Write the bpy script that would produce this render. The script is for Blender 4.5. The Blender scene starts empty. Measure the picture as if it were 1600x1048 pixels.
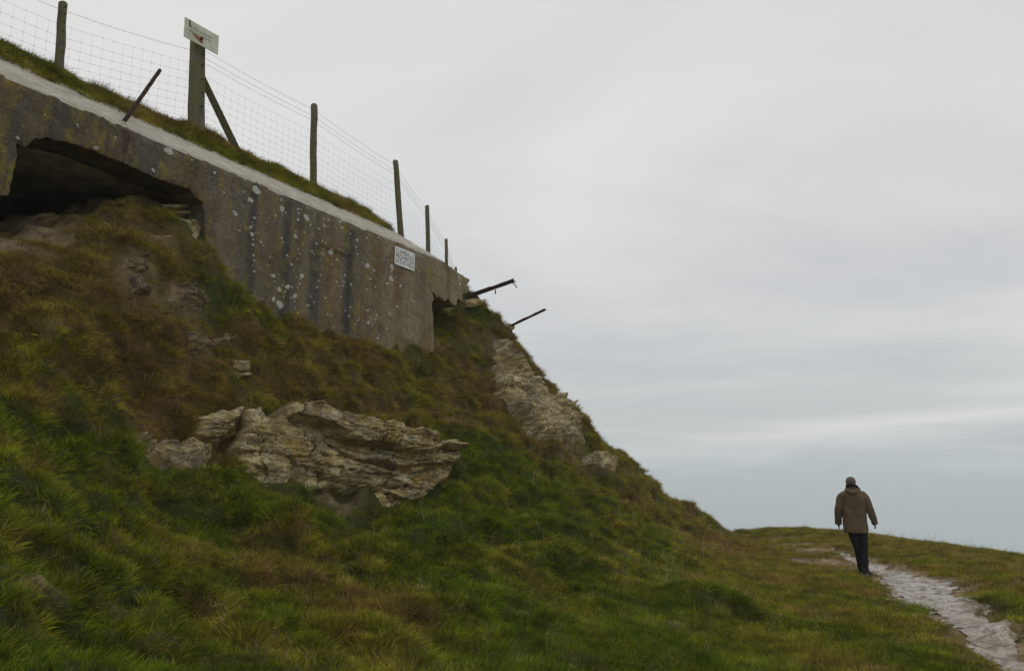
import bpy, bmesh, math, random
import numpy as np
from mathutils import Vector, Matrix, Quaternion
from mathutils.geometry import delaunay_2d_cdt

random.seed(7); RNG = np.random.default_rng(7)
scene = bpy.context.scene
C = scene.collection

# ------------------------------------------------------------------ camera
F = 1200.0                      # focal length in photo pixels (photo 1600x1048)
PITCH = math.radians(10.75)
CAMZ = 1.65
cam_d = bpy.data.cameras.new('camera'); cam = bpy.data.objects.new('camera', cam_d); C.objects.link(cam)
cam_d.sensor_width = 36.0; cam_d.lens = 36.0*F/1600.0
cam_d.clip_start = 0.05; cam_d.clip_end = 30000
cam.location = (0, 0, CAMZ); cam.rotation_euler = (math.pi/2+PITCH, 0, 0)
scene.camera = cam

# ------------------------------------------------------------------ world
SUN_EL, SUN_AZ = math.radians(48), math.radians(-35)   # azimuth from +Y towards +X
w = bpy.data.worlds.new('World'); scene.world = w; w.use_nodes = True
nt = w.node_tree; nt.nodes.clear()
def N(t, kind, **kw):
    n = t.nodes.new(kind)
    for k, v in kw.items():
        if k.startswith('i_'):
            key = k[2:]
            n.inputs[int(key) if key.isdigit() else key.replace('_', ' ')].default_value = v
        else: setattr(n, k, v)
    return n
def math_(t, op, a, b=None, c=None, clamp=False):
    n = t.nodes.new('ShaderNodeMath'); n.operation = op; n.use_clamp = clamp
    for i, v in enumerate((a, b, c)):
        if v is None: continue
        if isinstance(v, (int, float)): n.inputs[i].default_value = v
        else: t.links.new(v, n.inputs[i])
    return n.outputs[0]
def mixc(t, f, a, b, mode='MIX'):
    n = t.nodes.new('ShaderNodeMix'); n.data_type = 'RGBA'; n.blend_type = mode
    for s, v in ((n.inputs[0], f), (n.inputs[6], a), (n.inputs[7], b)):
        if isinstance(v, (int, float)): s.default_value = v
        elif isinstance(v, (tuple, list)): s.default_value = (*v[:3], 1)
        else: t.links.new(v, s)
    return n.outputs[2]
def ramp(t, f, stops, interp='LINEAR'):
    n = t.nodes.new('ShaderNodeValToRGB'); n.color_ramp.interpolation = interp
    e = n.color_ramp.elements
    while len(e) < len(stops): e.new(0.5)
    for i, (p, c) in enumerate(stops):
        e[i].position = p; e[i].color = (*c, 1) if isinstance(c, (tuple, list)) else (c, c, c, 1)
    t.links.new(f, n.inputs[0]); return n.outputs[0]
def noise(t, vec, scale, detail=4, rough=0.55, dist=0.0):
    n = N(t, 'ShaderNodeTexNoise'); n.inputs['Scale'].default_value = scale
    n.inputs['Detail'].default_value = detail; n.inputs['Roughness'].default_value = rough
    n.inputs['Distortion'].default_value = dist
    t.links.new(vec, n.inputs['Vector']); return n.outputs[0]
def mapping(t, vec, scale=(1, 1, 1), rot=(0, 0, 0), loc=(0, 0, 0)):
    n = N(t, 'ShaderNodeMapping'); n.inputs['Scale'].default_value = scale
    n.inputs['Rotation'].default_value = rot; n.inputs['Location'].default_value = loc
    t.links.new(vec, n.inputs['Vector']); return n.outputs[0]

tc = N(nt, 'ShaderNodeTexCoord')
sky = N(nt, 'ShaderNodeTexSky'); sky.sky_type = 'NISHITA'; sky.sun_disc = False
sky.sun_elevation = SUN_EL; sky.sun_rotation = SUN_AZ; sky.dust_density = 4
sep = N(nt, 'ShaderNodeSeparateXYZ'); nt.links.new(tc.outputs['Generated'], sep.inputs[0])
zc = math_(nt, 'MAXIMUM', sep.outputs[2], 0.0)
den = math_(nt, 'ADD', zc, 0.10)
cx = math_(nt, 'DIVIDE', sep.outputs[0], den); cy = math_(nt, 'DIVIDE', sep.outputs[1], den)
comb = N(nt, 'ShaderNodeCombineXYZ'); nt.links.new(cx, comb.inputs[0]); nt.links.new(cy, comb.inputs[1])
cl1 = noise(nt, mapping(nt, comb.outputs[0], (0.55, 0.42, 1), (0, 0, 0.5), (3.1, 1.7, 0)), 1.0, 4, 0.5, 0.5)
cl2 = noise(nt, mapping(nt, comb.outputs[0], (0.5, 1.3, 1), (0, 0, -0.4), (7, 2, 0)), 1.0, 6, 0.6, 0.5)
cloud = math_(nt, 'ADD', math_(nt, 'MULTIPLY', cl1, 0.6), math_(nt, 'MULTIPLY', cl2, 0.4))
cloudc = ramp(nt, cloud, [(0.36, (5.45, 5.55, 5.66)), (0.49, (6.1, 6.14, 6.15)), (0.60, (6.85, 6.83, 6.76))])
# dimmer, cooler towards the horizon, one bright break low down
horiz = ramp(nt, sep.outputs[2], [(0.0, (0.74, 0.81, 0.84)), (0.04, (0.80, 0.855, 0.875)), (0.12, (0.91, 0.935, 0.94)), (0.30, (0.985, 0.99, 0.99)), (0.6, (1.0, 1.0, 1.0))])
cc = mixc(nt, 1.0, cloudc, horiz, 'MULTIPLY')
az = math_(nt, 'DIVIDE', sep.outputs[0], math_(nt, 'MAXIMUM', sep.outputs[1], 0.05))
wob = noise(nt, mapping(nt, tc.outputs['Generated'], (4, 4, 30)), 1.0, 3, 0.6)
line = math_(nt, 'ADD', math_(nt, 'MULTIPLY', az, 0.065), math_(nt, 'MULTIPLY', math_(nt, 'SUBTRACT', wob, 0.5), 0.035))
dz = math_(nt, 'ABSOLUTE', math_(nt, 'SUBTRACT', math_(nt, 'SUBTRACT', sep.outputs[2], 0.036), line))
streak = math_(nt, 'MULTIPLY', ramp(nt, dz, [(0.0, 1.0), (0.004, .7), (0.016, 0.0)]), ramp(nt, az, [(0.10, 0.0), (0.45, 1.0)]))
cc = mixc(nt, math_(nt, 'MULTIPLY', streak, 0.85), cc, (6.9, 6.85, 6.6))
mx = mixc(nt, 0.06, cc, sky.outputs[0])
bg = N(nt, 'ShaderNodeBackground'); bg.inputs[1].default_value = 0.11
nt.links.new(mx, bg.inputs[0]); wo = N(nt, 'ShaderNodeOutputWorld'); nt.links.new(bg.outputs[0], wo.inputs[0])

# ------------------------------------------------------------------ sun (overcast)
sd = bpy.data.lights.new('sun', 'SUN'); so = bpy.data.objects.new('sun', sd); C.objects.link(so)
sd.energy = 0.5; sd.angle = math.radians(40); sd.color = (1.0, 0.97, 0.92)
sv = Vector((math.sin(SUN_AZ)*math.cos(SUN_EL), math.cos(SUN_AZ)*math.cos(SUN_EL), math.sin(SUN_EL)))
so.rotation_euler = sv.to_track_quat('Z', 'Y').to_euler(); so.location = (0, 0, 30)
vs = scene.view_settings; vs.view_transform = 'Standard'; vs.look = 'None'; vs.exposure = 0; vs.gamma = 1
scene.render.engine = 'CYCLES'
scene.cycles.max_bounces = 6; scene.cycles.volume_bounces = 1

# ------------------------------------------------------------------ helpers
cp, sp = math.cos(PITCH), math.sin(PITCH)
def ray(u, v):
    x = (u-800)/F; y = (524-v)/F
    return Vector((x, cp-y*sp, sp+y*cp))
CAMP = Vector((0, 0, CAMZ))
def at(u, v, Y):
    r = ray(u, v); return CAMP + r*(Y/r.y)
def on_plane(u, v, P0, n):
    r = ray(u, v); t = (P0-CAMP).dot(n)/r.dot(n); return CAMP + r*t

def _hash(ix, iy, seed):
    h = (ix.astype(np.int64)*374761393 + iy.astype(np.int64)*668265263 + seed*974711) & 0x7fffffff
    h = ((h ^ (h >> 13))*1274126177) & 0x7fffffff
    return ((h ^ (h >> 16)) & 0xffff)/65535.0
def vn(x, y, seed=0):
    x = np.asarray(x, float); y = np.asarray(y, float)
    ix = np.floor(x); iy = np.floor(y); fx = x-ix; fy = y-iy
    fx = fx*fx*fx*(fx*(fx*6-15)+10); fy = fy*fy*fy*(fy*(fy*6-15)+10)
    a = _hash(ix, iy, seed); b = _hash(ix+1, iy, seed); c = _hash(ix, iy+1, seed); d = _hash(ix+1, iy+1, seed)
    return (a*(1-fx)+b*fx)*(1-fy) + (c*(1-fx)+d*fx)*fy - 0.5
def fbm(x, y, octv=4, seed=0, gain=0.5):
    s = 0; a = 1.0
    x = np.asarray(x, float); y = np.asarray(y, float)
    for k in range(octv):
        s = s + a*vn(x*(2.03**k)+k*17.3, y*(2.03**k)-k*9.1, seed+k); a *= gain
    return s
def sstep(a, b, x):
    t = np.clip((x-a)/(b-a), 0, 1); return t*t*(3-2*t)

def pip(poly, X, Y):
    X = np.asarray(X); Y = np.asarray(Y); ins = np.zeros(X.shape, bool); n = len(poly)
    for i in range(n):
        x1, y1 = poly[i]; x2, y2 = poly[(i+1) % n]
        c = ((y1 > Y) != (y2 > Y)) & (X < (x2-x1)*(Y-y1)/((y2-y1) if y2 != y1 else 1e-9)+x1)
        ins ^= c
    return ins
def segdist(poly, X, Y, closed=True):
    X = np.asarray(X, float); Y = np.asarray(Y, float); D = np.full(X.shape, 1e9); n = len(poly)
    for i in range(n if closed else n-1):
        x1, y1 = poly[i]; x2, y2 = poly[(i+1) % n]; dx, dy = x2-x1, y2-y1
        t = np.clip(((X-x1)*dx+(Y-y1)*dy)/(dx*dx+dy*dy+1e-12), 0, 1)
        D = np.minimum(D, np.hypot(X-x1-t*dx, Y-y1-t*dy))
    return D

def tag(o, label=None, cat=None, group=None, kind=None):
    if label: o['label'] = label
    if cat: o['category'] = cat
    if group: o['group'] = group
    if kind: o['kind'] = kind
    return o
def thing(name, label, cat, loc, group=None):
    o = bpy.data.objects.new(name, None); C.objects.link(o); o.location = loc
    o.empty_display_size = 0.2
    return tag(o, label, cat, group)
WL = {}
def wloc(o):
    p = Vector((0, 0, 0))
    while o is not None: p += Vector(o.location); o = o.parent
    return p
def mk(name, V, Fc, mat, parent=None, smooth=True, origin=None, mats=None, midx=None):
    """V in WORLD coordinates; parent offset removed."""
    V = np.asarray(V, float)
    if parent is not None:
        off = np.array(wloc(parent)); loc = (0, 0, 0)
    else:
        if origin is None: origin = (V[:, 0].mean(), V[:, 1].mean(), V[:, 2].min())
        off = np.array(origin); loc = tuple(origin)
    me = bpy.data.meshes.new(name)
    me.from_pydata([tuple(v) for v in (V-off)], [], [tuple(int(i) for i in f) for f in Fc]); me.update()
    me.polygons.foreach_set('use_smooth', [smooth]*len(me.polygons))
    for m in (mats or [mat]): me.materials.append(m)
    if midx is not None: me.polygons.foreach_set('material_index', midx)
    o = bpy.data.objects.new(name, me); C.objects.link(o); o.location = loc
    if parent is not None: o.parent = parent
    return o

class MB:
    def __init__(s): s.v = []; s.f = []; s.m = []
    def add(s, V, Fc, m=0):
        b = len(s.v); s.v += [tuple(v) for v in V]
        s.f += [tuple(i+b for i in f) for f in Fc]; s.m += [m]*len(Fc)
    def tube(s, pts, rad, n=6, cap=True, m=0, sq=None):
        pts = [Vector(p) for p in pts]; V = []; Fc = []
        rad = rad if isinstance(rad, (list, tuple)) else [rad]*len(pts)
        up = None
        for i, p in enumerate(pts):
            d = (pts[min(i+1, len(pts)-1)]-pts[max(i-1, 0)]).normalized()
            if up is None:
                up = Vector((0, 0, 1)) if abs(d.z) < 0.9 else Vector((1, 0, 0))
            a = d.cross(up).normalized(); b = a.cross(d).normalized(); up = b
            for k in range(n):
                t = 2*math.pi*k/n
                r = rad[i]
                ra, rb = (r if not isinstance(r, tuple) else r[0]), (r if not isinstance(r, tuple) else r[1])
                V.append(p + a*math.cos(t)*ra + b*math.sin(t)*rb)
        for i in range(len(pts)-1):
            for k in range(n):
                Fc.append((i*n+k, i*n+(k+1) % n, (i+1)*n+(k+1) % n, (i+1)*n+k))
        if cap:
            Fc.append(tuple(range(n))[::-1]); Fc.append(tuple(range((len(pts)-1)*n, len(pts)*n)))
        s.add(V, Fc, m)
    def box(s, c, ax, hx, m=0):
        c = Vector(c); V = []
        for i in (-1, 1):
            for j in (-1, 1):
                for k in (-1, 1): V.append(c+ax[0]*hx[0]*i+ax[1]*hx[1]*j+ax[2]*hx[2]*k)
        s.add(V, [(0, 1, 3, 2), (4, 6, 7, 5), (0, 4, 5, 1), (2, 3, 7, 6), (0, 2, 6, 4), (1, 5, 7, 3)], m)
    def build(s, name, mat, parent=None, smooth=False, mats=None, origin=None):
        return mk(name, s.v, s.f, mat, parent, smooth, origin, mats, s.m if mats else None)

# ------------------------------------------------------------------ materials
def mat_new(name, rough=0.9):
    m = bpy.data.materials.new(name); m.use_nodes = True; t = m.node_tree
    b = t.nodes['Principled BSDF']; b.inputs['Roughness'].default_value = rough
    b.inputs['Specular IOR Level'].default_value = 0.25
    g = N(t, 'ShaderNodeNewGeometry')
    return m, t, b, g.outputs['Position']
def bump(t, b, h, strength=0.5, dist=0.02):
    n = N(t, 'ShaderNodeBump'); n.inputs['Strength'].default_value = strength; n.inputs['Distance'].default_value = dist
    t.links.new(h, n.inputs['Height']); t.links.new(n.outputs[0], b.inputs['Normal'])
def simple(name, col, var=0.25, scale=8, rough=0.8, bmp=0.3, bd=0.01, stretch=(1, 1, 1)):
    m, t, b, P = mat_new(name, rough)
    n1 = noise(t, mapping(t, P, stretch), scale, 5, 0.6)
    lo = tuple(c*(1-var) for c in col); hi = tuple(c*(1+var) for c in col)
    t.links.new(ramp(t, n1, [(0.3, lo), (0.7, hi)]), b.inputs['Base Color'])
    if bmp: bump(t, b, n1, bmp, bd)
    return m

WDIR = Vector((0.49, 0.872, 0)).normalized()      # along bunker wall, away from the camera
WANG = math.atan2(WDIR.y, WDIR.x)

def concrete(name, base, light, streak=1.0, moss=1.0):
    m, t, b, P = mat_new(name, 0.92)
    L = mapping(t, P, (1, 1, 1), (0, 0, -WANG))      # x along wall
    st = noise(t, mapping(t, L, (1.5, 1.5, 0.10)), 1.6, 4, 0.55, 0.2)
    st2 = noise(t, mapping(t, L, (1.5, 1.5, 0.25)), 5.5, 4, 0.6)
    bl = noise(t, L, 0.9, 5, 0.65, 0.3); fine = noise(t, L, 22, 5, 0.7); mid = noise(t, L, 5, 6, 0.7)
    sl = N(t, 'ShaderNodeSeparateXYZ'); t.links.new(mapping(t, P, (1, 1, 1), (0, 0, -WANG)), sl.inputs[0])
    grad = math_(t, 'MULTIPLY_ADD', sl.outputs[0], 0.045, -0.42)      # paler towards the far end
    c = mixc(t, ramp(t, math_(t, 'ADD', bl, math_(t, 'MULTIPLY', grad, 0.6)), [(0.38, 0.0), (0.60, 1.0)]), base, light)
    dark = ramp(t, math_(t, 'SUBTRACT', math_(t, 'ADD', math_(t, 'MULTIPLY', st, 0.35), math_(t, 'ADD', math_(t, 'MULTIPLY', bl, 0.35), math_(t, 'MULTIPLY', mid, 0.3))), math_(t, 'MULTIPLY', grad, 0.25)), [(0.46, 0.0), (0.56, 1.0)])
    c = mixc(t, math_(t, 'MULTIPLY', dark, 0.62*streak), c, (0.070, 0.066, 0.064))
    for s0, hw, ztop, kind_ in BANDS:
        d_ = math_(t, 'ABSOLUTE', math_(t, 'ADD', math_(t, 'SUBTRACT', sl.outputs[0], s0), math_(t, 'MULTIPLY', math_(t, 'SUBTRACT', st2, 0.5), 0.25)))
        f_ = math_(t, 'MULTIPLY', ramp(t, math_(t, 'DIVIDE', d_, hw*2), [(0.3, 1.0), (0.7, 0.0)]), ramp(t, math_(t, 'SUBTRACT', ztop+.5, sl.outputs[2]), [(0.48, 0.0), (0.56, 1.0)]))
        c = mixc(t, math_(t, 'MULTIPLY', f_, 0.75 if kind_ == 0 else 0.6), c, (0.062, 0.060, 0.060) if kind_ == 0 else (0.20, 0.135, 0.075))
    brn = ramp(t, noise(t, mapping(t, L, (1, 1, 0.3), loc=(9, 3, 1)), 1.3, 4, 0.6), [(0.5, 0.0), (0.66, 1.0)])
    c = mixc(t, math_(t, 'MULTIPLY', brn, 0.8), c, (0.17, 0.112, 0.062))
    ms = math_(t, 'MULTIPLY', ramp(t, st2, [(0.48, 0.0), (0.62, 1.0)]), ramp(t, mid, [(0.42, 0.0), (0.56, 1.0)]))
    c = mixc(t, math_(t, 'MULTIPLY', ms, 0.9*moss), c, (0.20, 0.155, 0.035))
    gr = ramp(t, noise(t, mapping(t, L, (1, 1, 0.3), loc=(2, 8, 4)), 2.1, 4, 0.6), [(0.55, 0.0), (0.7, 1.0)])
    c = mixc(t, math_(t, 'MULTIPLY', gr, 0.5*moss), c, (0.062, 0.068, 0.036))
    sp_ = ramp(t, noise(t, L, 60, 3, 0.6), [(0.62, 0.0), (0.72, 1.0)])
    c = mixc(t, math_(t, 'MULTIPLY', sp_, 0.35), c, (0.28, 0.26, 0.22))
    c = mixc(t, 0.55, c, ramp(t, fine, [(0.3, 0.3), (0.7, 1.6)]), 'MULTIPLY')
    c = mixc(t, 0.7, c, ramp(t, mid, [(0.3, 0.45), (0.7, 1.5)]), 'MULTIPLY')
    # board marks
    wv = N(t, 'ShaderNodeTexWave'); wv.wave_type = 'BANDS'; wv.bands_direction = 'Z'; wv.wave_profile = 'SAW'
    wv.inputs['Scale'].default_value = 1.3; wv.inputs['Distortion'].default_value = 0.6; t.links.new(P, wv.inputs[0])
    ln = ramp(t, wv.outputs[1], [(0.0, 0.55), (0.035, 1.0)])
    c = mixc(t, 0.6, c, ln, 'MULTIPLY')
    t.links.new(c, b.inputs['Base Color'])
    bump(t, b, math_(t, 'ADD', math_(t, 'ADD', mid, math_(t, 'MULTIPLY', fine, 0.5)), math_(t, 'MULTIPLY', ln, 0.3)), 0.7, 0.03)
    return m
M_CONC_IN = simple('chamber_concrete', (0.60, 0.50, 0.35), 0.4, 3, 0.95, 0.5, 0.03)
m, t, b, P = mat_new('pale_cap_concrete', 0.9)
n1 = noise(t, mapping(t, P, (1, 1, 1), (0, 0, -WANG)), 4, 6, 0.7)
n2 = noise(t, mapping(t, mapping(t, P, (1, 1, 1), (0, 0, -WANG)), (0.5, 5, 3)), 6, 5, 0.7)
c = mixc(t, 0.5, ramp(t, n1, [(0.3, (0.32, 0.28, 0.215)), (0.6, (0.60, 0.55, 0.45))]), ramp(t, n2, [(0.35, (0.26, 0.225, 0.17)), (0.6, (0.66, 0.61, 0.51))]))
c = mixc(t, ramp(t, noise(t, P, 30, 4, 0.7), [(0.55, 0.0), (0.75, 0.6)]), c, (0.10, 0.095, 0.08))
t.links.new(c, b.inputs['Base Color']); bump(t, b, n1, 0.6, 0.03); M_CAP = m
M_LICH = simple('pale_lichen', (0.46, 0.46, 0.40), 0.4, 60, 0.95, 0.4, 0.004)
M_RUSTSTAIN = simple('rust_stain', (0.085, 0.052, 0.036), 0.5, 14, 0.95, 0.3, 0.01, (1, 1, .2))

def rockmat(name, dark, light, yellow=0.5, white=0.4):
    m, t, b, P = mat_new(name, 0.93)
    lay = noise(t, mapping(t, P, (1, 1, 3.2)), 3.2, 7, 0.72, 0.6)
    big = noise(t, P, 1.5, 4, 0.6); fine = noise(t, mapping(t, P, (1, 1, 2)), 18, 6, 0.75)
    c = ramp(t, lay, [(0.30, tuple(x*0.8 for x in dark)), (0.48, dark), (0.62, light)])
    ye = math_(t, 'MULTIPLY', ramp(t, noise(t, mapping(t, P, loc=(5, 5, 5)), 2.6, 5, 0.7), [(0.50, 0.0), (0.62, 1.0)]), yellow)
    c = mixc(t, ye, c, (0.42, 0.30, 0.10))
    wh = math_(t, 'MULTIPLY', ramp(t, noise(t, mapping(t, P, loc=(1, 7, 3)), 5.5, 6, 0.75), [(0.53, 0.0), (0.62, 1.0)]), white)
    c = mixc(t, wh, c, (0.64, 0.59, 0.47))
    gy = math_(t, 'MULTIPLY', ramp(t, big, [(0.5, 0.0), (0.65, 1.0)]), 0.5)
    c = mixc(t, gy, c, (0.17, 0.15, 0.13))
    c = mixc(t, 0.6, c, ramp(t, fine, [(0.3, 0.5), (0.7, 1.45)]), 'MULTIPLY')
    t.links.new(c, b.inputs['Base Color'])
    bump(t, b, math_(t, 'ADD', math_(t, 'MULTIPLY', lay, 1.5), fine), 0.9, 0.03)
    return m
M_ROCK = rockmat('layered_limestone', (0.33, 0.25, 0.115), (0.80, 0.67, 0.36), 0.9, 0.6)
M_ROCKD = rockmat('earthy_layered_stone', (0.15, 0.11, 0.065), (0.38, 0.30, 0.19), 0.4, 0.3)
M_CHALK = rockmat('pale_chalk', (0.33, 0.265, 0.135), (0.78, 0.67, 0.40), 0.5, 0.35)
M_RUST = simple('rusty_iron', (0.060, 0.036, 0.026), 0.5, 25, 0.85, 0.5, 0.006)
M_WIRE = simple('galvanised_wire', (0.20, 0.20, 0.20), 0.2, 20, 0.6, 0)
def woodmat():
    m, t, b, P = mat_new('mossy_weathered_wood', 0.9)
    g = noise(t, mapping(t, P, (12, 12, 0.8)), 3, 5, 0.65)
    c = ramp(t, g, [(0.3, (0.075, 0.062, 0.045)), (0.6, (0.17, 0.145, 0.105))])
    c = mixc(t, ramp(t, noise(t, P, 4, 4, 0.6), [(0.4, 0.0), (0.6, 0.85)]), c, (0.125, 0.125, 0.035))
    c = mixc(t, ramp(t, noise(t, P, 40, 3, 0.6), [(0.64, 0.0), (0.7, 0.8)]), c, (0.3, 0.3, 0.2))
    t.links.new(c, b.inputs['Base Color']); bump(t, b, g, 0.6, 0.01); return m
M_WOOD = woodmat()

# ------------------------------------------------------------------ bunker plane
HT = 4.8
TL = at(0, 116, 4.8/((752-116)/F)*1.0)
def top_at(u, v):      # point of height CAMZ+HT seen at (u, v)
    r = ray(u, v); return CAMP + r*(HT/r.z)
A0, A1 = top_at(0, 116), top_at(663, 396)
WDIR = Vector((A1.x-A0.x, A1.y-A0.y, 0)).normalized()
WN = Vector((WDIR.y, -WDIR.x, 0))                 # outward normal, towards the camera side
UP = Vector((0, 0, 1)); WP = A0.copy()
def wp(u, v, off=0.0): return on_plane(u, v, WP+WN*off, WN)
print('wall from', A0, A1, 'dir', WDIR, 'bottom right', wp(680, 540), 'bottom mid', wp(430, 480))

BANDS = [(wp(497, 450).dot(WDIR), .13, wp(497, 376).z, 0), (wp(553, 460).dot(WDIR), .15, wp(553, 360).z, 0), (wp(523, 450).dot(WDIR), .20, wp(523, 385).z, 1), (wp(400, 400).dot(WDIR), .08, 9, 0), (wp(455, 400).dot(WDIR), .10, 9, 0)]
M_CONC = concrete('weathered_concrete', (0.145, 0.112, 0.072), (0.29, 0.235, 0.155))
# ------------------------------------------------------------------ terrain
def cpw(u, v, off=0.0):
    p = wp(u, v, off); return (p.x, p.y, p.z)
def cpd(u, v, Y):
    p = at(u, v, Y); return (p.x, p.y, p.z)
D0 = wp(0, 400).y
ctrl = [cpw(345, 425), cpw(430, 480), cpw(480, 506), cpw(560, 526), cpw(640, 541), cpw(680, 541), cpw(322, 375, 0.05),
        cpw(330, 395, -0.7), cpw(480, 500, -1.0), cpw(640, 535, -1.0),
        # cavity and hump
        cpw(0, 392, 0.1), cpw(60, 390, 0.05), cpw(110, 388, 0.15), cpw(-100, 395, 0.1), cpw(30, 350, -1.8), cpw(120, 345, -1.8), cpw(260, 352, -1.4),
        cpw(150, 372, 0.25), cpw(200, 360, 0.15), cpw(240, 362, 0.1), cpw(290, 376, 0.1),
        cpw(130, 400, 0.55), cpw(200, 400, 0.62), cpw(280, 410, 0.5), cpw(200, 500, 1.15), cpw(280, 500, 0.95)]
for u, v, Y in [(0, 450, D0-0.75), (0, 520, D0-1.25), (0, 600, D0-1.85), (0, 680, D0-2.35), (0, 750, D0-2.95), (0, 900, D0-4.1), (0, 1048, D0-5.3), (-200, 900, D0-4.6), (-150, 600, D0-2.2),
                (120, 560, D0-0.9), (200, 620, 9.0), (200, 700, 8.4), (200, 850, 6.7), (200, 1048, 4.8), (120, 780, 7.0),
                (400, 600, 11.0), (330, 560, 10.6), (400, 690, 10.0), (320, 740, 8.7), (500, 800, 9.0), (400, 830, 7.9), (560, 800, 9.6), (500, 900, 7.4), (500, 1048, 5.4),
                (540, 610, 12.7), (560, 660, 12.0), (650, 620, 14.7), (650, 690, 12.9), (720, 620, 16.2), (700, 770, 10.9), (650, 850, 9.0), (650, 940, 7.1), (650, 1048, 5.7),
                (760, 700, 14.2), (780, 620, 17.4), (760, 560, 18.0), (730, 500, 17.9), (700, 520, 17.2),
                (800, 1048, 6.1), (800, 900, 8.6), (800, 800, 11.4), (800, 740, 13.6), (860, 700, 17.2), (900, 760, 15.4), (900, 850, 11.2), (900, 950, 8.3),
                (1000, 1048, 6.5), (1000, 950, 9.1), (1000, 870, 12.6), (1000, 800, 17.0), (1060, 830, 17.5), (1100, 1000, 8.0), (1120, 930, 10.8), (1120, 870, 15.0),
                (1250, 1048, 6.75), (1250, 960, 9.5), (1250, 890, 14.0), (1200, 850, 20.0), (1180, 900, 12.8)]:
    ctrl.append(cpd(u, v, Y))
ridge = [(738, 462, 18.6), (765, 486, 18.9), (795, 512, 19.2), (815, 545, 19.5), (845, 582, 19.9), (880, 615, 20.5), (915, 655, 21.3), (945, 690, 22.0), (975, 718, 23.0), (1010, 745, 24.2), (1060, 778, 25.7), (1110, 806, 27.2), (1150, 821, 28.6),
         (1200, 824, 29.0), (1250, 825, 28.0), (1320, 829, 25.5), (1400, 842, 22.0), (1500, 856, 19.3), (1600, 869, 17.2)]
RP = [cpd(*r) for r in ridge]
ctrl += RP
for (u, v, Y) in [(1600, 930, 10.9), (1600, 1000, 8.2), (1600, 1048, 7.0), (1500, 960, 9.6), (1400, 900, 13.2), (1342, 893, 14.1), (1300, 868, 17.5), (1400, 1000, 8.0)]:
    ctrl.append(cpd(u, v, Y))
for x, y, z in [(0, 0, 0), (2, 2, 0), (-3, 0, .55), (-2, 2, .45), (-6, 1, 1.9), (4, 0, -.05), (8, 4, -.05), (12, 0, -.1), (0, -6, 0), (-8, -5, 2.4), (10, -8, -.2), (12, 8, -.05),
                (-9, 4, 3.3), (-12, 6, 4.6), (-14, 0, 5), (-10, 13, 5.0), (-6, 17, 5.2), (-4, 20, 5.2), (-9, 24, 5), (-16, 14, 5.2), (-3.0, 18.6, 5.6),
                (-20, 30, 5), (-20, -8, 6)]:
    ctrl.append((x, y, z))
for i_, (x, y, z) in enumerate(RP[::2]): ctrl.append((x+1.6, y+2.0, z-(2.8 if i_ < 6 else 0.6)))
ctrl += [(-0.81, 18.9, 5.96), (0.65, 19.2, 4.42), (1.17, 19.8, 3.40), (2.12, 19.5, 2.9), (2.67, 20.0, 1.6), (3.62, 19.9, 1.50), (4.19, 20.4, 0.85), (6.61, 26.1, 0.05), (7.05, 25.4, -0.5), (8.24, 25.3, 0.05), (8.49, 24.3, 0.1), (9.33, 25.0, -0.17), (10.02, 23.8, 0.13), (8.61, 28.7, -0.16)]
ctrl = np.array(ctrl)
def tps_fit(Pt, reg=0.0015):
    n = len(Pt); d = np.hypot(Pt[:, 0][:, None]-Pt[:, 0], Pt[:, 1][:, None]-Pt[:, 1])
    K = np.where(d > 0, d*d*np.log(d+1e-12), 0) + np.eye(n)*reg*n
    Pm = np.c_[np.ones(n), Pt[:, :2]]
    A = np.block([[K, Pm], [Pm.T, np.zeros((3, 3))]])
    return np.linalg.solve(A, np.r_[Pt[:, 2], 0, 0, 0])
TW = tps_fit(ctrl)
LAND = [(p[0], p[1]) for p in RP] + [(12.2, 12), (13, 6), (15, -3), (18, -30), (-60, -30), (-60, 60), (-14, 40), (-5, 26), (-2.2, 20.5)]
_PP = [(1660, 1090, 6.5, .20), (1612, 1045, 7.05, .17), (1569, 1014, 7.75, .17), (1534, 983, 8.6, .18), (1493, 955, 9.7, .22), (1455, 930, 11.0, .33), (1425, 906, 12.9, .36), (1397, 890, 14.3, .24), (1366, 878, 15.8, .18), (1328, 867, 17.6, .12), (1290, 858, 19.4, .05)]
PATH = [cpd(a_, b_, c_)[:2] for a_, b_, c_, d_ in _PP]
PW = [q_[3] for q_ in _PP]
def path_sdf(X, Y):     # distance to the centre line / local half width
    best = np.full(np.shape(X), 1e9)
    for i in range(len(PATH)-1):
        (x1, y1), (x2, y2) = PATH[i], PATH[i+1]; dx, dy = x2-x1, y2-y1
        t = np.clip(((X-x1)*dx+(Y-y1)*dy)/(dx*dx+dy*dy), 0, 1)
        d = np.hypot(X-x1-t*dx, Y-y1-t*dy)/(PW[i]*(1-t)+PW[i+1]*t)
        best = np.minimum(best, d)
    return best
HOLL = []      # local hollows (x, y, radius, depth)
def add_hollow(u, v, Y, r, d):
    p = at(u, v, Y); HOLL.append((p.x, p.y, r, d))
add_hollow(530, 798, 9.55, 0.40, 0.62); add_hollow(600, 795, 9.9, 0.5, 0.32); add_hollow(670, 775, 10.7, 0.5, 0.28); add_hollow(430, 785, 9.2, 0.4, 0.2); add_hollow(335, 715, 9.3, 0.22, 0.35); add_hollow(65, 900, 5.6, 0.16, 0.22)
add_hollow(1168, 975, 9.1, 0.22, 0.16); add_hollow(205, 640, 8.7, 0.3, 0.25); add_hollow(480, 905, 7.4, 0.25, 0.18); add_hollow(60, 520, 8.2, 0.3, 0.22)
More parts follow.
